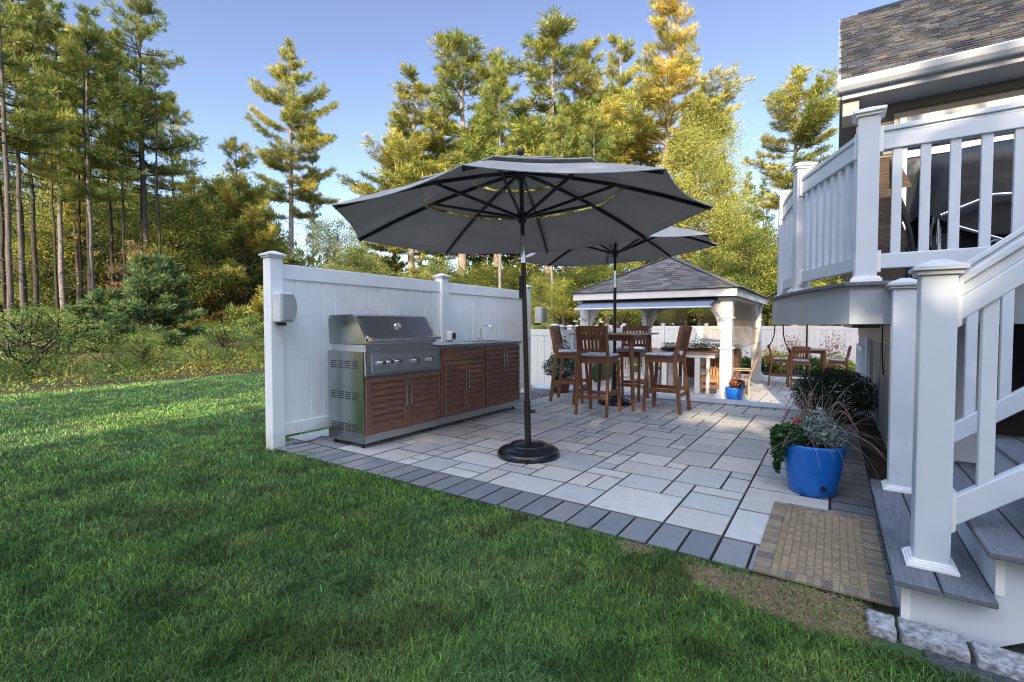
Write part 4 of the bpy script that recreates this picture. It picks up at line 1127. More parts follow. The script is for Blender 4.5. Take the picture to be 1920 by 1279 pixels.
for i, (x, y, dx, L, lab) in enumerate(((-.50, 5.6, -.05, .22, 'black cord hanging under the far left corner of the deck'), (-.41, 5.4, .05, .24, 'black curved cord hanging under the deck, second from the left'), (.36, 5.35, .012, .42, 'long black cable hanging beside the lower wall under the deck'))):
    mb = MB().tube([(x, y, 1.19), (x+dx*.05, y, 1.19-L*.4), (x+dx*.4, y, 1.19-L*.75), (x+dx, y, 1.19-L)], .006, 6)
    mb.tube([(x+dx, y, 1.19-L), (x+dx*1.2, y, 1.19-L-.02)], .009, 6)
    tag(mb.build('hanging_cord', 'black', None, (x, y, 1.19)), lab, 'cord')

# ================================================================== DOOR MAT AND CURB
def door_mat():
    mb = MB(); X0, X1, Y0, Y1 = -.305, .228, 2.52, 3.60; z = .004
    rng = random.Random(9)
    mb.cur = (.26,.20,.13); mb.box(X0, Y0, z, X1, Y1, z+.006)
    bx, by = .075, .075
    cols = [(.31,.25,.165),(.22,.175,.13),(.17,.14,.12),(.28,.22,.15),(.24,.19,.14)]
    y = Y0
    while y < Y1-.01:                               # side border bands
        h = .014+.016*rng.random(); h = min(h, Y1-y)
        for a in (X0, X1-bx):
            mb.cur = cols[int(rng.random()*5)]; mb.box(a+.001, y+.001, z+.0062, a+bx-.001, y+h-.001, z+.0095+.002*rng.random())
        y += h
    x = X0+bx
    while x < X1-bx-.004:
        h = .014+.018*rng.random(); h = min(h, X1-bx-x)
        for a in (Y0, Y1-by):
            mb.cur = cols[int(rng.random()*5)]; mb.box(x+.001, a+.001, z+.0062, x+h-.001, a+by-.001, z+.0095+.002*rng.random())
        x += h
    nx, ny = 11, 34; cw = (X1-X0-2*bx)/nx; ch = (Y1-Y0-2*by)/ny
    for i in range(nx):
        for j in range(ny):
            a = X0+bx+i*cw; b = Y0+by+j*ch+(ch/2 if i % 2 else 0)*0
            k = .85+.3*rng.random(); mb.cur = (.37*k,.285*k,.185*k); mb.box(a+.004, b+.003, z+.0062, a+cw-.004, b+ch*.62, z+.0125)
            mb.cur = (.24*k,.18*k,.115*k); mb.box(a+.004, b+ch*.66, z+.0062, a+cw-.004, b+ch-.001, z+.009)
    o = mb.build('door_mat', 'mat_weave', None, (-.04, 3.05, 0))
    tag(o, 'tan woven mat with dark banded border at the foot of the stairs', 'mat')
door_mat()
def stone(x0, x1, y0, y1, sk, label, seed):
    rng = random.Random(seed); mb = MB(); N = 7; v = []
    def P(u, w, z):
        return (x0+(x1-x0)*u+.006*(rng.random()-.5), y0+(y1-y0)*w+sk*(x0+(x1-x0)*u)+.006*(rng.random()-.5), z+.007*(rng.random()-.5))
    top = [[P(i/N, j/4, .012) for i in range(N+1)] for j in range(5)]
    bot = [[P(i/N, j/4, -.08) for i in range(N+1)] for j in range(5)]
    V = [p for r in top for p in r]; n = N+1
    f = [(j*n+i, j*n+i+1, (j+1)*n+i+1, (j+1)*n+i) for j in range(4) for i in range(N)]
    ring = [(0,i) for i in range(N+1)] + [(j,N) for j in range(1,5)] + [(4,i) for i in range(N-1,-1,-1)] + [(j,0) for j in range(3,0,-1)]
    b0 = len(V); V += [(top[j][i][0], top[j][i][1], -.08) for j, i in ring]; m = len(ring)
    for k in range(m):
        j, i = ring[k]; j2, i2 = ring[(k+1) % m]; f.append((j*n+i, b0+k, b0+(k+1) % m, j2*n+i2))
    mb.add(V, f)
    o = mb.build('curb_stone', 'granite', None, ((x0+x1)/2, (y0+y1)/2, 0), bevel=.006, smooth=True)
    tag(o, label, 'stone', 'granite edging stones beside the stairs')
stone(.135, .222, 2.325, 2.455, -.1, 'smallest grey granite edging stone, at the corner of the door mat', 1)
stone(.235, .43, 2.335, 2.465, -.1, 'long grey granite edging stone below the white stair panel', 2)
stone(.445, .70, 2.325, 2.455, -.1, 'grey granite edging stone at the right edge of the photo', 3)
stone(.71, 1.0, 2.32, 2.45, -.1, 'outermost grey granite edging stone beside the gravel', 4)

# ================================================================== PAVILION
def pavilion():
    t = thing('pavilion', 'white post pavilion with a grey hipped shingle roof on the lower patio', 'pavilion', (-3.9, 14.9, LOW))
    XL, XR, YF, YK = -5.75, -2.10, 12.32, 17.6
    w = .265
    for x in (XL, XR):
        for y in (YF, YK):
            p = MB().box(x-w/2, y-w/2, LOW, x+w/2, y+w/2, 1.84).build('column', 'stone_white', t, bevel=.01)
            for e, z0, z1 in ((.09, LOW, LOW+.06), (.075, LOW+.06, LOW+.12), (.04, LOW+.12, LOW+.19), (.03, .62, .66), (.03, 1.34, 1.38), (.045, 1.78, 1.84)):
                MB().box(x-w/2-e, y-w/2-e, z0, x+w/2+e, y+w/2+e, z1).build('column_trim', 'stone_white', p, bevel=.006)
            for dx, dy in ((1 if x == XL else -1, 0), (0, 1 if y == YF else -1)):   # curved braces
                pts = []
                for k in range(9):
                    a = math.pi/2*k/8; pts.append((1-math.sin(a), 1-math.cos(a)))
                poly = [(0, 1.0)] + [(.0+(1-math.cos(math.pi/2*k/8))*.75, .25+.75*math.sin(math.pi/2*k/8)) for k in range(9)] 
                poly = [(0,0),(.06,0)] + [(.06+.62*(1-math.cos(math.pi/2*k/8)), .66*math.sin(math.pi/2*k/8)) for k in range(9)] + [(.78,.66),(.78,.74),(0,.74)]
                mb = MB(); z0 = 1.10
                if dx: mb.prism([(x+dx*(w/2+a), z0+b) for a, b in poly], 'y', y-.06, y+.06)
                else: mb.prism([(y+dy*(w/2+a), z0+b) for a, b in poly], 'x', x-.06, x+.06)
                mb.build('brace', 'stone_white', t)
    m = MB(); 
    for y in (YF, YK): m.box(XL-.1, y-.09, 1.841, XR+.1, y+.09, 1.99)
    for x in (XL, XR): m.box(x-.09, YF+.09, 1.841, x+.09, YK-.09, 1.99)
    m.build('beam', 'stone_white', t, bevel=.006)
    e = .32; x0, x1, y0, y1 = XL-e+.12, XR+e-.05, YF-e-.1, YK+e
    m = MB(); m.box(x0, y0, 1.86, x1, y0+.03, 2.045); m.box(x0, y1-.03, 1.86, x1, y1, 2.045); m.box(x0, y0+.03, 1.86, x0+.03, y1-.03, 2.045); m.box(x1-.03, y0+.03, 1.86, x1, y1-.03, 2.045)
    m.build('eave_board', 'stone_white', t, bevel=.004)
    MB().box(x0+.03, y0+.03, 1.992, x1-.03, y1-.03, 2.01).build('ceiling', 'grey_wood', t)
    # hipped roof out of shingle tabs
    zb, zt = 2.05, 3.13; cx = (x0+x1)/2; ins = (x1-x0)/2; ov = .04
    X0, X1, Y0, Y1 = x0-ov, x1+ov, y0-ov, y1+ov
    ry0, ry1 = y0+ins*.94, y1-ins*.94
    core = MB().add([(X0,Y0,zb-.01),(X1,Y0,zb-.01),(X1,Y1,zb-.01),(X0,Y1,zb-.01),(cx,ry0,zt-.02),(cx,ry1,zt-.02)], [(0,1,4),(1,2,5,4),(2,3,5),(3,0,4,5),(3,2,1,0)])
    core.build('roof_core', 'black', t)
    mb = MB(); rng = random.Random(8); pal = [(.135,.13,.13),(.105,.10,.10),(.17,.16,.155),(.085,.083,.085),(.15,.14,.13)]
    def face(A, B, C, D):          # A-B eave, D-C top edge
        A, B, C, D = map(Vector, (A, B, C, D)); n = (B-A).cross(D-A).normalized(); 
        if n.z < 0: n = -n
        Ls = ((D+C)/2-(A+B)/2).length; rows = int(Ls/.14)
        for r in range(rows):
            s0, s1 = r/rows, min(1, (r+1.12)/rows)
            a0, b0, a1, b1 = A.lerp(D, s0), B.lerp(C, s0), A.lerp(D, s1), B.lerp(C, s1)
            wd = (b0-a0).length
            if wd < .05: continue
            u = 0.0
            while u < 1:
                du = (.13+.2*rng.random())/wd; u1 = min(1, u+du)
                c = pal[int(rng.random()*5)]; k = .8+.4*rng.random(); mb.cur = tuple(q*k for q in c); th = .006 if rng.random() < .5 else .015
                p = [a0.lerp(b0, u)+n*th, a0.lerp(b0, u1)+n*th, a1.lerp(b1, u1)+n*.002, a1.lerp(b1, u)+n*.002, a0.lerp(b0, u), a0.lerp(b0, u1)]
                mb.add(p, [(0,1,2,3),(4,5,1,0)]); u = u1
    E1, E2, E3, E4 = (X0,Y0,zb), (X1,Y0,zb), (X1,Y1,zb), (X0,Y1,zb); T0, T1 = (cx,ry0,zt), (cx,ry1,zt)
    face(E1, E2, T0, T0); face(E2, E3, T1, T0); face(E3, E4, T1, T1); face(E4, E1, T0, T1)
    mb.build('roof', 'shingle', t, fixn=False)
    m = MB()
    for a, b in ((E1,T0),(E2,T0),(E3,T1),(E4,T1),(T0,T1)): m.bar(Vector(a)+Vector((0,0,.012)), Vector(b)+Vector((0,0,.02)), .16, .02)
    m.build('ridge_cap', 'ridge_shingle', t)
    # awning rolled out a little under the front eave
    ya = YF-.18
    aw = MB()
    aw.add([(XL+.0, ya-.02, 1.80), (XR-.22, ya-.02, 1.80), (XR-.28, ya-.50, 1.62), (XL-.02, ya-.50, 1.62)], [(0,1,2,3)])
    o = aw.build('awning', 'awning', t); o.modifiers.new('T', 'SOLIDIFY').thickness = .01
    MB().tube([(XL, ya+.0, 1.81), (XR-.2, ya+.0, 1.81)], .05, 10).build('awning_roller', 'black', t)
    MB().tube([(XL-.02, ya-.51, 1.61), (XR-.22, ya-.51, 1.61)], .022, 8).build('front_bar', 'gutter', o)
    MB().tube([(XR-.22, ya-.51, 1.61), (XR-.05, ya+.04, 1.28)], .012, 6).build('awning_arm', 'gutter', o)
    MB().tube([(XL, ya-.51, 1.61), (XL+.05, ya+.04, 1.28)], .012, 6).build('awning_arm', 'gutter', o)
    # tan shade screens at the back and right
    m = MB(); m.add([(XL+2.0, YK-.1, .62), (XR-.16, YK-.1, .62), (XR-.16, YK-.1, 1.84), (XL+2.0, YK-.1, 1.84)], [(0,1,2,3)]); m.build('screen', 'screen_mesh', t)
    m = MB(); m.add([(XL+.4, YK-.1, 1.25), (XL+1.4, YK-.1, 1.25), (XL+1.4, YK-.1, 1.84), (XL+.4, YK-.1, 1.84)], [(0,1,2,3)]); m.build('screen', 'screen_mesh', t)
    m = MB(); m.add([(XR, YF+.2, .58), (XR, YK-.2, .58), (XR, YK-.2, 1.84), (XR, YF+.2, 1.84)], [(0,1,2,3)]); m.build('screen', 'screen_mesh', t)
mat('ridge_shingle', (0.10, 0.10, 0.11), 0.9, noise=0.3, nscale=20)
pavilion()

def dining():
    # white bar-height table
    t = thing('dining_table', 'white tall table with a tan top inside the pavilion', 'table', (-3.1, 12.95, LOW))
    zt = LOW+1.04
    MB().box(-3.85, 12.75, zt-.035, -2.38, 13.55, zt).build('tabletop', 'table_wood', t, bevel=.006)
    MB().box(-3.78, 12.8, zt-.13, -2.45, 13.5, zt-.036).build('apron', 'stone_white', t)
    for x, y in ((-3.78,12.8),(-2.94,12.8),(-2.94,13.42),(-3.78,13.42)):
        MB().box(x, y, LOW, x+.13, y+.1, zt-.131).build('leg', 'stone_white', t, bevel=.006)
    MB().box(-2.66, 12.8, LOW, -2.58, 12.92, zt-.131).build('leg', 'stone_white', t, bevel=.006)
    def chair(loc, rz, lab, m):
        c = thing('garden_chair', lab, 'chair', (0,0,0))
        for sx in (-1, 1):
            MB().bar((sx*.25,-.25,0),(sx*.24,-.24,.42),.05,.05).build('leg', m, c); MB().bar((sx*.25,.26,0),(sx*.24,.25,.62),.05,.05).build('leg', m, c)
            MB().box(sx*.27-.045, -.30, .62, sx*.27+.045, .32, .645).build('armrest', m, c)
        mb = MB()
        for k in range(6): mb.box(-.23, -.22+k*.085, .40, .23, -.22+k*.085+.07, .425)
        mb.build('seat', m, c)
        mb = MB()
        for k in range(7):
            x = -.21+k*.07; h = 1.02+.06*math.cos((k-3)*.5)
            mb.bar((x, -.24, .42), (x*1.25, -.46, h), .05, .016, up=(0,1,0))
        mb.build('back', m, c)
        MB().tube([(-.30,-.455,.98),(-.15,-.475,1.05),(0,-.48,1.08),(.15,-.475,1.05),(.30,-.455,.98)], .035, 8).build('crest_rail', m, c)
        MB().bar((-.24,.26,.18),(.24,.26,.18),.02,.09).build('front_slat', m, c)
        MB().bar((-.24,.265,.34),(.24,.265,.34),.02,.09).build('front_slat', m, c)
        c.location = loc; c.rotation_euler.z = rz
        return c
    chair((-2.60, 13.1, LOW), R(175), 'orange brown wooden chair between the white table and the front pavilion column', 'light_teak')
    chair((-1.98, 13.15, LOW), R(100), 'pale weathered wooden chair with curved back right of the pavilion column', 'grey_wood')
    chair((-4.3, 12.95, LOW), R(160), 'white garden chair under the pavilion behind the bar stools', 'stone_white')
    chair((-5.0, 13.3, LOW), R(200), 'white garden chair further left under the pavilion', 'stone_white')
    t = thing('serving_bowl', 'dark blue bowl standing on the white pavilion table', 'bowl', (-3.62, 13.0, zt))
    MB().lathe([(.06,0),(.13,.03),(.19,.11),(.18,.112),(.12,.04),(0,.02)], (-3.62,13.0,zt), 24).build('bowl', 'navy', t)
    t = thing('planter_box', 'long brown planter box of lime green leaves under the screen', 'planter', (-3.6, 17.0, LOW))
    MB().box(-5.0, 16.75, LOW, -2.5, 17.25, .42).build('box', 'terracotta', t, bevel=.01)
    rg = np.random.default_rng(77); n = 1500
    leafcloud_obj('foliage', t, np.stack([rg.uniform(-5.0,-2.5,n), rg.uniform(16.75,17.25,n), .44+.14*rg.random(n)], 1), .05, (.42,.46,.06), (.15,.25,.03), rg)
    t = thing('seat_cushion', 'small pale blue grey cushion back beside the white table', 'cushion', (-3.5, 12.62, LOW))
    MB().box(-3.33, 12.6, .36, -3.16, 12.64, .78).build('back', 'awning_light', t, bevel=.015)
    for x in (-3.32, -3.2): MB().box(x, 12.605, LOW, x+.03, 12.635, .36).build('leg', 'gutter', t)
mat('navy', (0.01, 0.015, 0.04), 0.3)
mat('awning_light', (0.45, 0.5, 0.58), 0.7, noise=.05)
dining()
# ================================================================== POTS AND GARDEN PLANTS
def blue_pot():
    c = (-.105, 3.985, 0)
    t = thing('planter_pot', 'large bright blue pot of silver foliage and purple grass beside the door mat', 'planter', c)
    pr = [(0,.0),(.134,.0),(.142,.006),(.160,.10),(.180,.22),(.194,.33),(.197,.352),(.190,.358),(.184,.35),(.178,.32),(0,.318)]
    MB().lathe(pr, c, 56).build('pot', 'blue_pot', t)
    MB().lathe([(0,.322),(.176,.322),(.178,.326),(0,.335)], c, 24).build('soil', 'soil', t)
    d = Vector((.42, -.905, 0)).normalized(); q = Vector(c)+d*.158+Vector((0,0,.075))
    MB().tube([q, q+d*.012], [.018, .017], 16).build('drain_plug', 'black', t)
    rg = np.random.default_rng(5)
    cx, cy = c[0], c[1]
    P = np.concatenate([ball_points(700, (cx+.03, cy-.03, .455), (.12, .12, .105), rg, .5), ball_points(260, (cx+.12, cy-.02, .41), (.08, .08, .075), rg, .5), ball_points(200, (cx+.02, cy-.06, .54), (.05,.05,.07), rg, .3)])
    leafcloud_obj('silver_foliage', t, P, .040, (.22,.30,.28), (.40,.47,.45), rg, aspect=.35, flat=-.2)
    for i in range(0): pass
    P = np.concatenate([ball_points(900, (cx-.15, cy-.07, .40), (.115, .11, .085), rg, .4), ball_points(420, (cx-.20, cy-.10, .32), (.06, .06, .12), rg, .4), ball_points(110, (cx-.215, cy-.09, .20), (.02,.02,.09), rg, .2)])
    leafcloud_obj('green_foliage', t, P, .032, (.025,.07,.03), (.07,.15,.055), rg, aspect=.8)
    P = ball_points(30, (cx-.10, cy-.02, .505), (.045, .04, .025), rg, .3)
    leafcloud_obj('red_flowers', t, P, .022, (.35,.01,.02), (.5,.03,.04), rg, aspect=.9)
    arcs('purple_grass', t, (cx, cy+.04, .33), 210, (.28, .66), .0075, (.13,.095,.10), (.42,.33,.27), rg, el=(28, 82), droop=1.35, spread=.05)
    arcs('green_grass', t, (cx, cy+.05, .33), 40, (.16, .34), .010, (.10,.14,.03), (.17,.19,.05), rg, el=(60, 88), droop=.8, spread=.04)
    o = MB()
    for az, L, h in ((2.8, .20, .36), (.3, .24, .32), (1.9, .12, .38), (-.2, .27, .26), (3.6, .23, .28)):
        pts = []
        for k in range(9):
            s = k/8; r = L*s; pts.append((cx+math.cos(az)*r, cy+.05+math.sin(az)*r*.6, .36+h*math.sin(min(1, s*1.25)*math.pi/2)-(.16*max(0, s-.55)**1.3*3)))
        o.tube(pts, [.0012]*4+[.002,.0038,.0042,.0036,.0015], 6)
    o.build('grass_plume', 'plume', t)
mat('plume', (.30,.17,.15), .9, noise=.3, nscale=60)
blue_pot()
def pavilion_pot():
    c = (-1.83, 11.75, LOW)
    t = thing('planter_pot', 'smaller blue pot of red and purple plants beside the pavilion column', 'planter', c)
    MB().lathe([(0,0),(.15,0),(.155,.01),(.185,.2),(.20,.32),(.205,.335),(.19,.335),(.18,.30),(0,.29)], c, 40).build('pot', 'blue_pot', t)
    rg = np.random.default_rng(6); z = LOW
    leafcloud_obj('purple_foliage', t, ball_points(500, (c[0]+.06, c[1], z+.42), (.17,.15,.12), rg, .4), .05, (.07,.02,.045), (.16,.06,.07), rg)
    leafcloud_obj('orange_flowers', t, ball_points(60, (c[0]-.02, c[1]-.1, z+.44), (.07,.05,.06), rg, .3), .05, (.5,.09,.03), (.6,.18,.04), rg)
    arcs('grass', t, (c[0]-.05, c[1], z+.32), 70, (.25, .5), .008, (.12,.07,.06), (.25,.16,.12), rg, el=(45, 85), droop=1.2)
pavilion_pot()
def mum():
    c = (-3.98, 7.50, 0)
    t = thing('potted_mum', 'round leafy green mum in a brown pot at the end of the tall fence', 'potted plant', c)
    MB().lathe([(0,0),(.13,0),(.17,.24),(.175,.25),(.16,.25),(0,.22)], c, 28).build('pot', 'terracotta', t)
    rg = np.random.default_rng(8)
    leafcloud_obj('foliage', t, ball_points(3600, (c[0], c[1], .45), (.30,.30,.24), rg, .6, .20), .030, (.025,.06,.022), (.07,.14,.05), rg, aspect=.6)
    leafcloud_obj('flower_buds', t, ball_points(350, (c[0], c[1], .50), (.30,.30,.23), rg, .97, .42), .014, (.16,.12,.16), (.3,.2,.28), rg)
    c = (-4.15, 7.85, 0)
    t = thing('tall_plant', 'tall dark leafy plant behind the potted mum', 'plant', c)
    rg = np.random.default_rng(9)
    arcs('stem', t, (c[0], c[1], 0), 14, (.7, .95), .009, (.05,.05,.03), (.08,.07,.04), rg, el=(72, 88), droop=.1, spread=.06)
    leafcloud_obj('leaves', t, ball_points(420, (c[0], c[1], .66), (.20,.20,.34), rg, .2), .06, (.03,.06,.025), (.08,.12,.05), rg, aspect=.35)
mum()
def boxwood():
    c = (.02, 7.25, 0)
    t = thing('round_shrub', 'dense dark green rounded shrub behind the blue pot', 'shrub', c)
    rg = np.random.default_rng(10)
    leafcloud_obj('foliage', t, ball_points(24000, (c[0], c[1], .31), (.47,.47,.345), rg, .4, .02, .3), .021, (.012,.035,.02), (.035,.075,.036), rg, aspect=.6)
    MB().tube([(c[0],c[1],0),(c[0],c[1],.35)], [.03,.02], 8).build('stem', 'bark_dark', t)
    rgb = .0
boxwood()
def plant_patch():
    """clumps in the bed in front of the back fence"""
    rg = np.random.default_rng(12)
    for k in range(26):
        x = -6.8 + k*.42 + rg.normal()*.1; y = 19.35 + rg.random()*1.3; s = rg.uniform(.32, .55)
        c = (x, y, LOW-.03)
        lime = rg.random() < .5
        t = thing('garden_plant', 'lime green leafy clump in the bed by the back fence' if lime else 'mid green leafy clump in the bed by the back fence', 'plant', c, 'leafy clumps in the bed by the back fence')
        P = ball_points(420, (x, y, LOW+.30*s/.4), (s, s, s*.8), rg, .45, LOW)
        leafcloud_obj('foliage', t, P, .11, (.22,.28,.04) if lime else (.05,.11,.03), (.42,.40,.06) if lime else (.12,.18,.04), rg, aspect=.6)
    for i, (x, y, h, c1, lab) in enumerate(((-1.15, 19.6, 1.35, (.30,.12,.07), 'slender shrub with sparse red leaves behind the far stool'), (.02, 19.6, 1.4, (.28,.13,.10), 'slender shrub with reddish leaves nearest the house'), (-4.2, 19.3, 1.3, (.10,.12,.05), 'dark twiggy shrub seen through the pavilion screen'), (-3.0, 19.3, 1.15, (.12,.12,.06), 'twiggy green shrub right of the others behind the screen'), (-1.9, 19.5, .95, (.45,.24,.04), 'orange yellow shrub in the bed right of the pavilion'))):
        t = thing('garden_shrub', lab, 'shrub', (x, y, LOW), 'shrubs by the back fence')
        arcs('stem', t, (x, y, LOW), 12, (h*.75, h*1.05), .02, (.06,.04,.03), (.10,.07,.05), rg, el=(60, 86), droop=.15, spread=.06)
        leafcloud_obj('leaves', t, ball_points(260, (x, y, LOW+h*.72), (.42,.42,h*.38), rg, .1), .075, c1, tuple(q*1.6 for q in c1), rg)
plant_patch()
struct(MB().box(-7.6, 19.0, LOW-.2, 8.0, 21.6, LOW+.01).build('garden_bed', 'mulch'))

# ================================================================== TREES
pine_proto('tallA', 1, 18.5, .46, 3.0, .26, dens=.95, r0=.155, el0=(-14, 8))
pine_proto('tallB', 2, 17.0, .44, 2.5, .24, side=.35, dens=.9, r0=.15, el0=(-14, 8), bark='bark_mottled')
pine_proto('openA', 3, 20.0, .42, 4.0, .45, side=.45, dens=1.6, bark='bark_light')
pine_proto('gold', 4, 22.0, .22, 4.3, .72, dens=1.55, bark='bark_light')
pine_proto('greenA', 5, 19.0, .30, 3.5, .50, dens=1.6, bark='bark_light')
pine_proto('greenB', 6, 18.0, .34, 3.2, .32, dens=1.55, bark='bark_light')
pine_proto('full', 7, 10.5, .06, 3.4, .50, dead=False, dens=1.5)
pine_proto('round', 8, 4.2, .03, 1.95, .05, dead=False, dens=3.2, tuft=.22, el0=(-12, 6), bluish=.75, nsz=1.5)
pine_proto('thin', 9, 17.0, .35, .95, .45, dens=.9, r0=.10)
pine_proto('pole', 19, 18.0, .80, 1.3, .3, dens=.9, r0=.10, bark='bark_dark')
leafy_proto('mapleA', 21, 9.0, .22, 2.7, (.07,.11,.03), (.42,.42,.09), 105, 260, .11)
leafy_proto('mapleB', 22, 8.0, .25, 2.4, (.035,.065,.018), (.44,.46,.09), 100, 250, .105)
leafy_proto('mapleR', 23, 6.0, .25, 1.7, (.15,.14,.06), (.30,.16,.09), 50, 60, .13)
leafy_proto('poplar', 24, 13.5, .28, 2.7, (.26,.30,.07), (.50,.48,.13), 160, 330, .12, weep=.8, bark='bark_light')
leafy_proto('greyleaf', 25, 8.0, .30, 2.2, (.16,.22,.14), (.33,.38,.26), 70, 190, .10)
leafy_proto('shrubA', 26, 2.0, .02, 1.15, (.08,.14,.035), (.36,.42,.10), 50, 110, .055, multi=4)
leafy_proto('shrubB', 27, 1.4, .02, .95, (.13,.19,.04), (.50,.50,.12), 40, 110, .045, multi=4)
leafy_proto('shrubR', 28, .9, .02, .6, (.18,.06,.03), (.34,.10,.05), 30, 60, .06, multi=4)

def T(key, px, depth, top, name, label, rz=0, base=None, w=1.0, group=None, z=-.05, cat='tree', h=None):
    Hk = {'tallA':18.5,'tallB':17,'openA':20,'gold':22,'greenA':19,'greenB':18,'full':10.5,'round':4.2,'thin':17,'pole':18,'mapleA':9,'mapleB':8,'mapleR':6,'poplar':13.5,'greyleaf':8,'shrubA':2.0,'shrubB':1.4,'shrubR':.9}[key]
    H = (hgt(top, depth) - z) if h is None else h
    s = H/Hk; p = at(px, depth, z)
    return plant_tree(key, p, rz, name, label, cat, group, (s*w, s*w, s))
# left woods, tall pines
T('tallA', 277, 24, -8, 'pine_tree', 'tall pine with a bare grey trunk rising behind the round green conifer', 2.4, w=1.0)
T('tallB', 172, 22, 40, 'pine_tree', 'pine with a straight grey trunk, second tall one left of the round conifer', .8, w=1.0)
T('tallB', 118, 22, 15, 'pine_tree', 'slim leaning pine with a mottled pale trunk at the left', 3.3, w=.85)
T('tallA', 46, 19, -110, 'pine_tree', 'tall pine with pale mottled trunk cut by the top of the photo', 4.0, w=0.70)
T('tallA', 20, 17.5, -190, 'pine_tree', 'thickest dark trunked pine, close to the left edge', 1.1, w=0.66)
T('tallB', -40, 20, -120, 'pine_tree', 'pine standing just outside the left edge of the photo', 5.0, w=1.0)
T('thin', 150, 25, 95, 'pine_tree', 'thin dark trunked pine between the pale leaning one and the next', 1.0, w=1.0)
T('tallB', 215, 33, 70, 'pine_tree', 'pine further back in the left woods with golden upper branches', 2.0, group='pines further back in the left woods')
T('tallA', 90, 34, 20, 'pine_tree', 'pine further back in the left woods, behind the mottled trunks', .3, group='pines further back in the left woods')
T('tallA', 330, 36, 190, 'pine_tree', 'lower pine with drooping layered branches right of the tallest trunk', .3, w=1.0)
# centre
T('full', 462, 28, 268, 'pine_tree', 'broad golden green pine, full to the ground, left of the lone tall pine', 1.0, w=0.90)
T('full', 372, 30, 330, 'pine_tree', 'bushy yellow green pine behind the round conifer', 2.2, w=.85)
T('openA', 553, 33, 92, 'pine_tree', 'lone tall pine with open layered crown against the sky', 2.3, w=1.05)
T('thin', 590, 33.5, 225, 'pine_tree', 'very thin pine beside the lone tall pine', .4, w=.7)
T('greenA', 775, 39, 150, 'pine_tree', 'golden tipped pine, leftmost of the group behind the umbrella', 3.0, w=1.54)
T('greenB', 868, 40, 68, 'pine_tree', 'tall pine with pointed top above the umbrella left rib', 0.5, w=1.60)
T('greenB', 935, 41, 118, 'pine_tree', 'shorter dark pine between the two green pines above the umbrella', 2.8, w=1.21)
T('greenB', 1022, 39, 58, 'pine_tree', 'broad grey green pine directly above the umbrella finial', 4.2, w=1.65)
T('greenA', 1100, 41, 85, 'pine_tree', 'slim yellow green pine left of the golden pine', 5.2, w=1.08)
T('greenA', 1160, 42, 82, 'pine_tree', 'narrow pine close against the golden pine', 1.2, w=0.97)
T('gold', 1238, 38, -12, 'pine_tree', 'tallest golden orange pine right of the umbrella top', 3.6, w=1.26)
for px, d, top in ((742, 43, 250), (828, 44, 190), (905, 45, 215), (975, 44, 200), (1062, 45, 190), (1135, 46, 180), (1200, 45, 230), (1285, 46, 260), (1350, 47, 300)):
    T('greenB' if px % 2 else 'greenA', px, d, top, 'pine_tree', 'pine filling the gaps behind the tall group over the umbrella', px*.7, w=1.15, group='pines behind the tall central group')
T('poplar', 1312, 33, 195, 'leafy_tree', 'pale yellow drooping leafy tree below the golden pine', 1.0, w=.95)
T('openA', 1487, 37, 132, 'pine_tree', 'golden pine standing alone beside the house roof', 5.4, w=1.28)
T('greyleaf', 632, 29, 398, 'leafy_tree', 'grey green leafy tree at the tip of the big umbrella', .5, w=1.0)
T('mapleA', 668, 27, 455, 'leafy_tree', 'small yellow green tree right behind the tall fence', 2.5, w=1.0)
T('mapleR', 420, 27, 450, 'leafy_tree', 'small tree with rust red leaves behind the tall fence post', 1.5, w=1.0)
T('mapleR', 255, 21, 455, 'leafy_tree', 'small red leaved tree among the pine trunks', .5, w=.8)
T('round', 292, 18.0, 482, 'conifer_shrub', 'round blue green conifer at the edge of the left woods', .6, w=1.0)
T('round', 160, 17.0, 575, 'conifer_shrub', 'small dark conifer at the feet of the left pines', 1.9, w=1.3)
T('round', 200, 19.5, 545, 'conifer_shrub', 'low dark conifer left of the round blue green one', 4.1, w=1.1)
# leafy wall behind fences and woods
rng = random.Random(31)
for k in range(30):
    px = 560 + k*31 + rng.uniform(-14, 14); d = rng.uniform(29, 40)
    if px > 1560: break
    top = rng.uniform(455, 520) if px < 1300 else rng.uniform(400, 480)
    T('mapleA' if rng.random() < .6 else 'mapleB', px, d, top, 'leafy_tree', 'sunlit yellow green leafy tree in the row behind the fences', rng.uniform(0, 6), w=1.15, group='sunlit leafy trees behind the fences')
for k in range(24):
    px = -230 + k*30 + rng.uniform(-12, 12); d = rng.uniform(25, 38)
    T('mapleA' if rng.random() < .5 else 'mapleB', px, d, rng.uniform(300, 430), 'leafy_tree', 'sunlit leafy tree deeper in the left woods', rng.uniform(0, 6), w=.95, group='leafy trees deeper in the left woods')
for px, d, top in ((938, 34, 120), (1036, 30, 250), (1058, 33, 200), (1116, 34, 200), (1345, 45, 300), (1395, 44, 330), (1425, 46, 340)):
    T('tallB', px, d, top, 'pine_tree', 'bare pale trunked pine seen below the umbrellas', px*.01, w=.75, group='pale trunked pines below the umbrellas')
for k in range(10):
    px = -320 + k*88 + rng.uniform(-20, 20)
    T('full', px, rng.uniform(38, 46), rng.uniform(300, 400), 'pine_tree', 'full pine deep in the left woods', rng.uniform(0, 6), w=1.0, group='full pines deep in the left woods')
for k in range(8):
    T('full', 1330+k*45+rng.uniform(-10, 10), rng.uniform(46, 55), rng.uniform(400, 460), 'pine_tree', 'distant full pine between the pavilion and the house', rng.uniform(0, 6), w=1.0, group='distant pines left of the house')
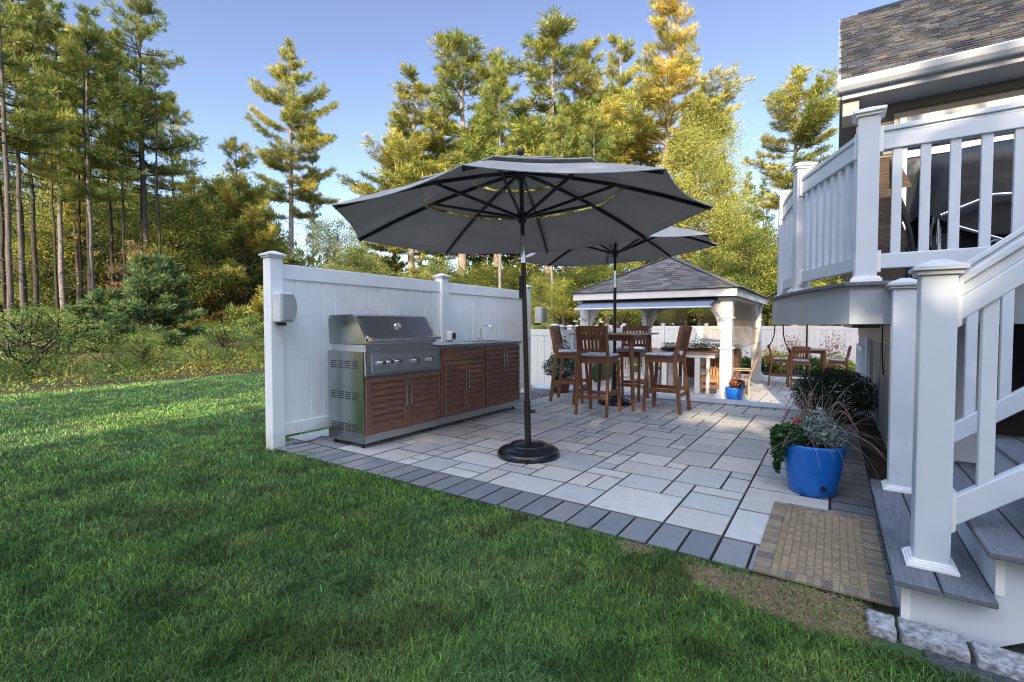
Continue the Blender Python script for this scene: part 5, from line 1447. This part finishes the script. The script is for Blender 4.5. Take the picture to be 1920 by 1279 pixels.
for k in range(16):
    px = -190 + k*33 + rng.uniform(-12, 12); d = rng.uniform(20, 25)
    T('pole', px, d, rng.uniform(20, 190), 'pine_tree', 'slim dark trunked tree among the pines of the left woods', rng.uniform(0, 6), w=rng.uniform(.8, 1.2), group='slim dark trunks in the left woods')
# shrub belt at the lawn edge
for k in range(46):
    y = -1.5 + k*.62 + rng.uniform(-.3, .3); row = k % 3
    x = -13.0 - row*1.5 - rng.uniform(0, .8)
    if row == 0: key, lab, h = 'shrubB', 'low yellow green shrub along the lawn edge', rng.uniform(.35, .95)
    else: key, lab, h = 'shrubA', 'olive green shrub in the belt before the left woods', rng.uniform(.8, 1.75)
    Hk = 1.4 if key == 'shrubB' else 2.0; s = h/Hk
    plant_tree(key, (x, y, .0), rng.uniform(0, 6), 'shrub', lab, 'shrub', 'shrubs along the left lawn edge' if row == 0 else 'shrubs before the left woods', (s*1.15, s*1.15, s))
T('shrubR', 425, 15.6, 675, 'shrub', 'small rusty red shrub at the far lawn edge left of the fence', .4, h=.42, cat='shrub', z=0)
def undergrowth():
    rg = np.random.default_rng(40); n = 120000
    y = rg.uniform(-6, 30, n); x = -11.62 - rg.random(n)**.8*5.4
    e = .28*vnoise(x, y, 1.2, 50)+.1; x -= 0.5*vnoise(x, y, 1.0, 51)
    hh = .8*(.12+.75*vnoise(x, y, .9, 52)*vnoise(x, y, 2.7, 53)+.25*np.clip((-12.3-x)/3, 0, 1))
    z = rg.random(n)**.8*hh
    P = np.stack([x, y, z], 1)
    v, c = leaf_arrays(P, .055, (.09,.17,.045), (.50,.55,.15), rg, flat=.1, aspect=.42, jitter=.9)
    tint = vnoise(x, y, 1.6, 54)[:, None]; warm = np.array([1.5, 1.05, .8])*(tint > .62) + np.array([.8, .95, .8])*(tint <= .62); c *= np.repeat(warm, 4, 0)
    fl = (vnoise(x, y, 1.9, 55) > .60) & (rg.random(n) < .22) & (z > hh*.6) & (x > -14.5); c[np.repeat(fl, 4)] = np.array([.50, .38, .03])
    stuff(np_mesh('undergrowth', v, np.arange(len(v)).reshape(-1, 4), c, 'leaf'), 'tangled weeds and goldenrod along the left edge of the lawn', 'weeds')
    n = 3500; y = rg.uniform(-6, 30, n); x = -11.95 - rg.random(n)*3.2; h = rg.uniform(.12, .5, n)
    c = np.array([.26,.22,.10])*(.4+.8*rg.random((n, 1)))
    stuff(add_blades(np.stack([x, y], 1), h, np.full(n, .012), .2+.5*rg.random(n), c, 'tall_grass', z0=0), 'tall straw coloured grass at the left lawn edge', 'tall grass')
undergrowth()
def far_wood():
    rg = np.random.default_rng(60); n = 42000
    a = R(90)+YAW+np.radians(rg.uniform(-78, 85, n)); r = rg.uniform(52, 66, n)
    hh = 6.0+4*vnoise(a*14+100, r*0+3, 1.0, 61)+2.0*vnoise(a*50+100, r*0, 1.0, 62)
    z = rg.random(n)*hh - .5; P = np.stack([r*np.cos(a), r*np.sin(a), z], 1)
    v, c = leaf_arrays(P, .75, (.07,.10,.03), (.22,.23,.06), rg, flat=.1, aspect=.7, jitter=.7)
    stuff(np_mesh('far_wood', v, np.arange(len(v)).reshape(-1, 4), c, 'leaf'), 'distant woodland closing the view behind the garden', 'woodland')
far_wood()

# ================================================================== UNSEEN TREES ADDED BEHIND THE CAMERA TO SHADE THE PATIO
def unseen_tree(x, y, z0, z1, rx, ry, n, label, taper=0.0, seed=1, leaf=.34, holes=()):
    rg = np.random.default_rng(seed)
    t = thing('added_shade_tree', label, 'tree', (x, y, 0))
    d = rg.normal(size=(n, 3)); d /= (np.abs(d)**4).sum(1)[:, None]**.25; q = rg.random((n, 1))**.4
    bump = 1+.06*np.sin(d[:, :1]*6+seed)+.05*np.sin(d[:, 2:3]*8+d[:, :1]*5)
    P = d*q*bump*np.array([rx, ry, (z1-z0)/2]) + np.array([x, y, (z0+z1)/2])
    f = 1-taper*np.clip((P[:, 2]-z0)/(z1-z0), 0, 1)**1.3; P[:, 0] = x+(P[:, 0]-x)*f
    for hx, hz, a, b in holes:  # gaps cut into the crowns to place sun patches on the patio
        X = P[:, 0]-.213*(P[:, 1]+12); Z = P[:, 2]+.434*(P[:, 1]+12); P = P[((X-hx)/a)**2+((Z-hz)/b)**2 > 1]
    leafcloud_obj('crown', t, P, leaf, (.08,.13,.04), (.18,.24,.07), rg, aspect=.8)
    MB().tube([(x, y, -.1), (x+.1, y, z0+.6), (x, y, z1*.85)], [.22, .17, .06], 8).build('trunk', 'bark_dark', t)
    return t
for i, (x, r, h, tp) in enumerate(((-10.8, 1.6, 7.6, .35), (-6.5, 1.6, 7.3, .3), (-1.4, 2.2, 10.0, 0), (2.0, 2.1, 9.8, 0), (5.2, 2.1, 9.9, 0), (8.5, 2.2, 10.0, 0))):
    unseen_tree(x, -12+(i % 2)*.8, .1, h, r, 1.3, 6500, 'unseen dense evergreen in the row added for shade behind the photographer', seed=i+5, taper=tp, holes=((2.15, 7.98, .62, .27), (3.08, 7.98, .36, .33)))['group'] = 'unseen evergreens in the row added for shade behind the photographer'
unseen_tree(.2, -12.3, 9.6, 16.2, 2.8, 1.6, 9000, 'unseen tall tree added for shade over the evergreen row behind the photographer', seed=31)
unseen_tree(7.0, -12.3, 11.3, 18.5, 3.3, 1.6, 2000, 'unseen high crowned tree added for shade nearest the house behind the photographer', seed=32)
unseen_tree(-7.5, -13.5, 7.2, 12.2, 4.8, 1.4, 540, 'unseen thin leaved tall tree added for dappled shade behind the photographer on the lawn side', seed=33, leaf=.5)

# ================================================================== LIGHT, SKY, CAMERA
SUN_EL, SUN_AZ = R(23), R(-78)          # azimuth of the sun measured from +X, counter-clockwise
sd = Vector((math.cos(SUN_EL)*math.cos(SUN_AZ), math.cos(SUN_EL)*math.sin(SUN_AZ), math.sin(SUN_EL)))
w = bpy.data.worlds.new('World'); S.world = w; w.use_nodes = True
nt = w.node_tree; bg = nt.nodes['Background']
sky = nt.nodes.new('ShaderNodeTexSky'); sky.sky_type = 'NISHITA'; sky.sun_disc = False
sky.sun_elevation = SUN_EL; sky.sun_rotation = math.pi/2 - SUN_AZ
sky.altitude = 0; sky.air_density = 1.0; sky.dust_density = 1.2; sky.ozone_density = 1.6
def node(t, **k):
    n = nt.nodes.new(t)
    for a, v in k.items(): setattr(n, a, v)
    return n
# sky gain added around the zenith, out of view, to brighten the shade
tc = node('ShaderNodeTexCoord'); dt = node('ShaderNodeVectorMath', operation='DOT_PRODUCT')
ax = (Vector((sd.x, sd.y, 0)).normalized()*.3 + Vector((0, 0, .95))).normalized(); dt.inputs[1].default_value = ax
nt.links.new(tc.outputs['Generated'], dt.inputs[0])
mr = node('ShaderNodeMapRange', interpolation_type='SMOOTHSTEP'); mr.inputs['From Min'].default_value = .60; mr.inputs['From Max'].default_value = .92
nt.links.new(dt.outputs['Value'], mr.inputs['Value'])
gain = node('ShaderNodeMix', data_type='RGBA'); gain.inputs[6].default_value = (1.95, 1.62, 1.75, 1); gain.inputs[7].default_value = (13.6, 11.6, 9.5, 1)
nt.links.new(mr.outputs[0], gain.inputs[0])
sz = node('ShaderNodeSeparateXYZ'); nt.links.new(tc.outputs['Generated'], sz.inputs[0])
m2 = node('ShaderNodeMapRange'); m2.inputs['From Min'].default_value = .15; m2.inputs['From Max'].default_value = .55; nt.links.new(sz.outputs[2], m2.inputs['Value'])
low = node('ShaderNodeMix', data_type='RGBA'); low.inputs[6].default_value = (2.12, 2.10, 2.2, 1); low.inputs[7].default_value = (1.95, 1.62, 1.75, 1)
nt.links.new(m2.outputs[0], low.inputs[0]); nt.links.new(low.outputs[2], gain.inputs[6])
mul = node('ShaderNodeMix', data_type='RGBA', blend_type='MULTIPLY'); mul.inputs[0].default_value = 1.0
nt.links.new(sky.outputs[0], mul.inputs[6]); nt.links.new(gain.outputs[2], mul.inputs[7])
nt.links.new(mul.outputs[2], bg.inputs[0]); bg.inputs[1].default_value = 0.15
L = bpy.data.lights.new('sun', 'SUN'); L.energy = 8.5; L.angle = R(0.5); L.color = (1.0, .84, .60)
lo = bpy.data.objects.new('sun', L); COL.objects.link(lo); lo.rotation_euler = sd.to_track_quat('Z', 'Y').to_euler()
cam = bpy.data.cameras.new('camera'); cam.sensor_width = 36; cam.lens = 36*F0/1920; cam.clip_start = .05; cam.clip_end = 2000
co = bpy.data.objects.new('camera', cam); COL.objects.link(co); co.location = (0, 0, H0); co.rotation_euler = (R(90)-PITCH, 0, YAW)
S.camera = co
S.view_settings.view_transform = 'Standard'; S.view_settings.look = 'None'; S.view_settings.exposure = 0; S.view_settings.gamma = 1
S.render.engine = 'CYCLES'
S.cycles.max_bounces = 8; S.cycles.transparent_max_bounces = 12; S.cycles.use_denoising = True; S.cycles.denoiser = 'OPENIMAGEDENOISE'; S.cycles.denoising_prefilter = 'ACCURATE'; w.cycles.sampling_method = 'MANUAL'; w.cycles.sample_map_resolution = 1024; S.cycles.pixel_filter_type = 'BLACKMAN_HARRIS'; S.cycles.filter_width = 1.15
S.cycles.sample_clamp_indirect = 4.0
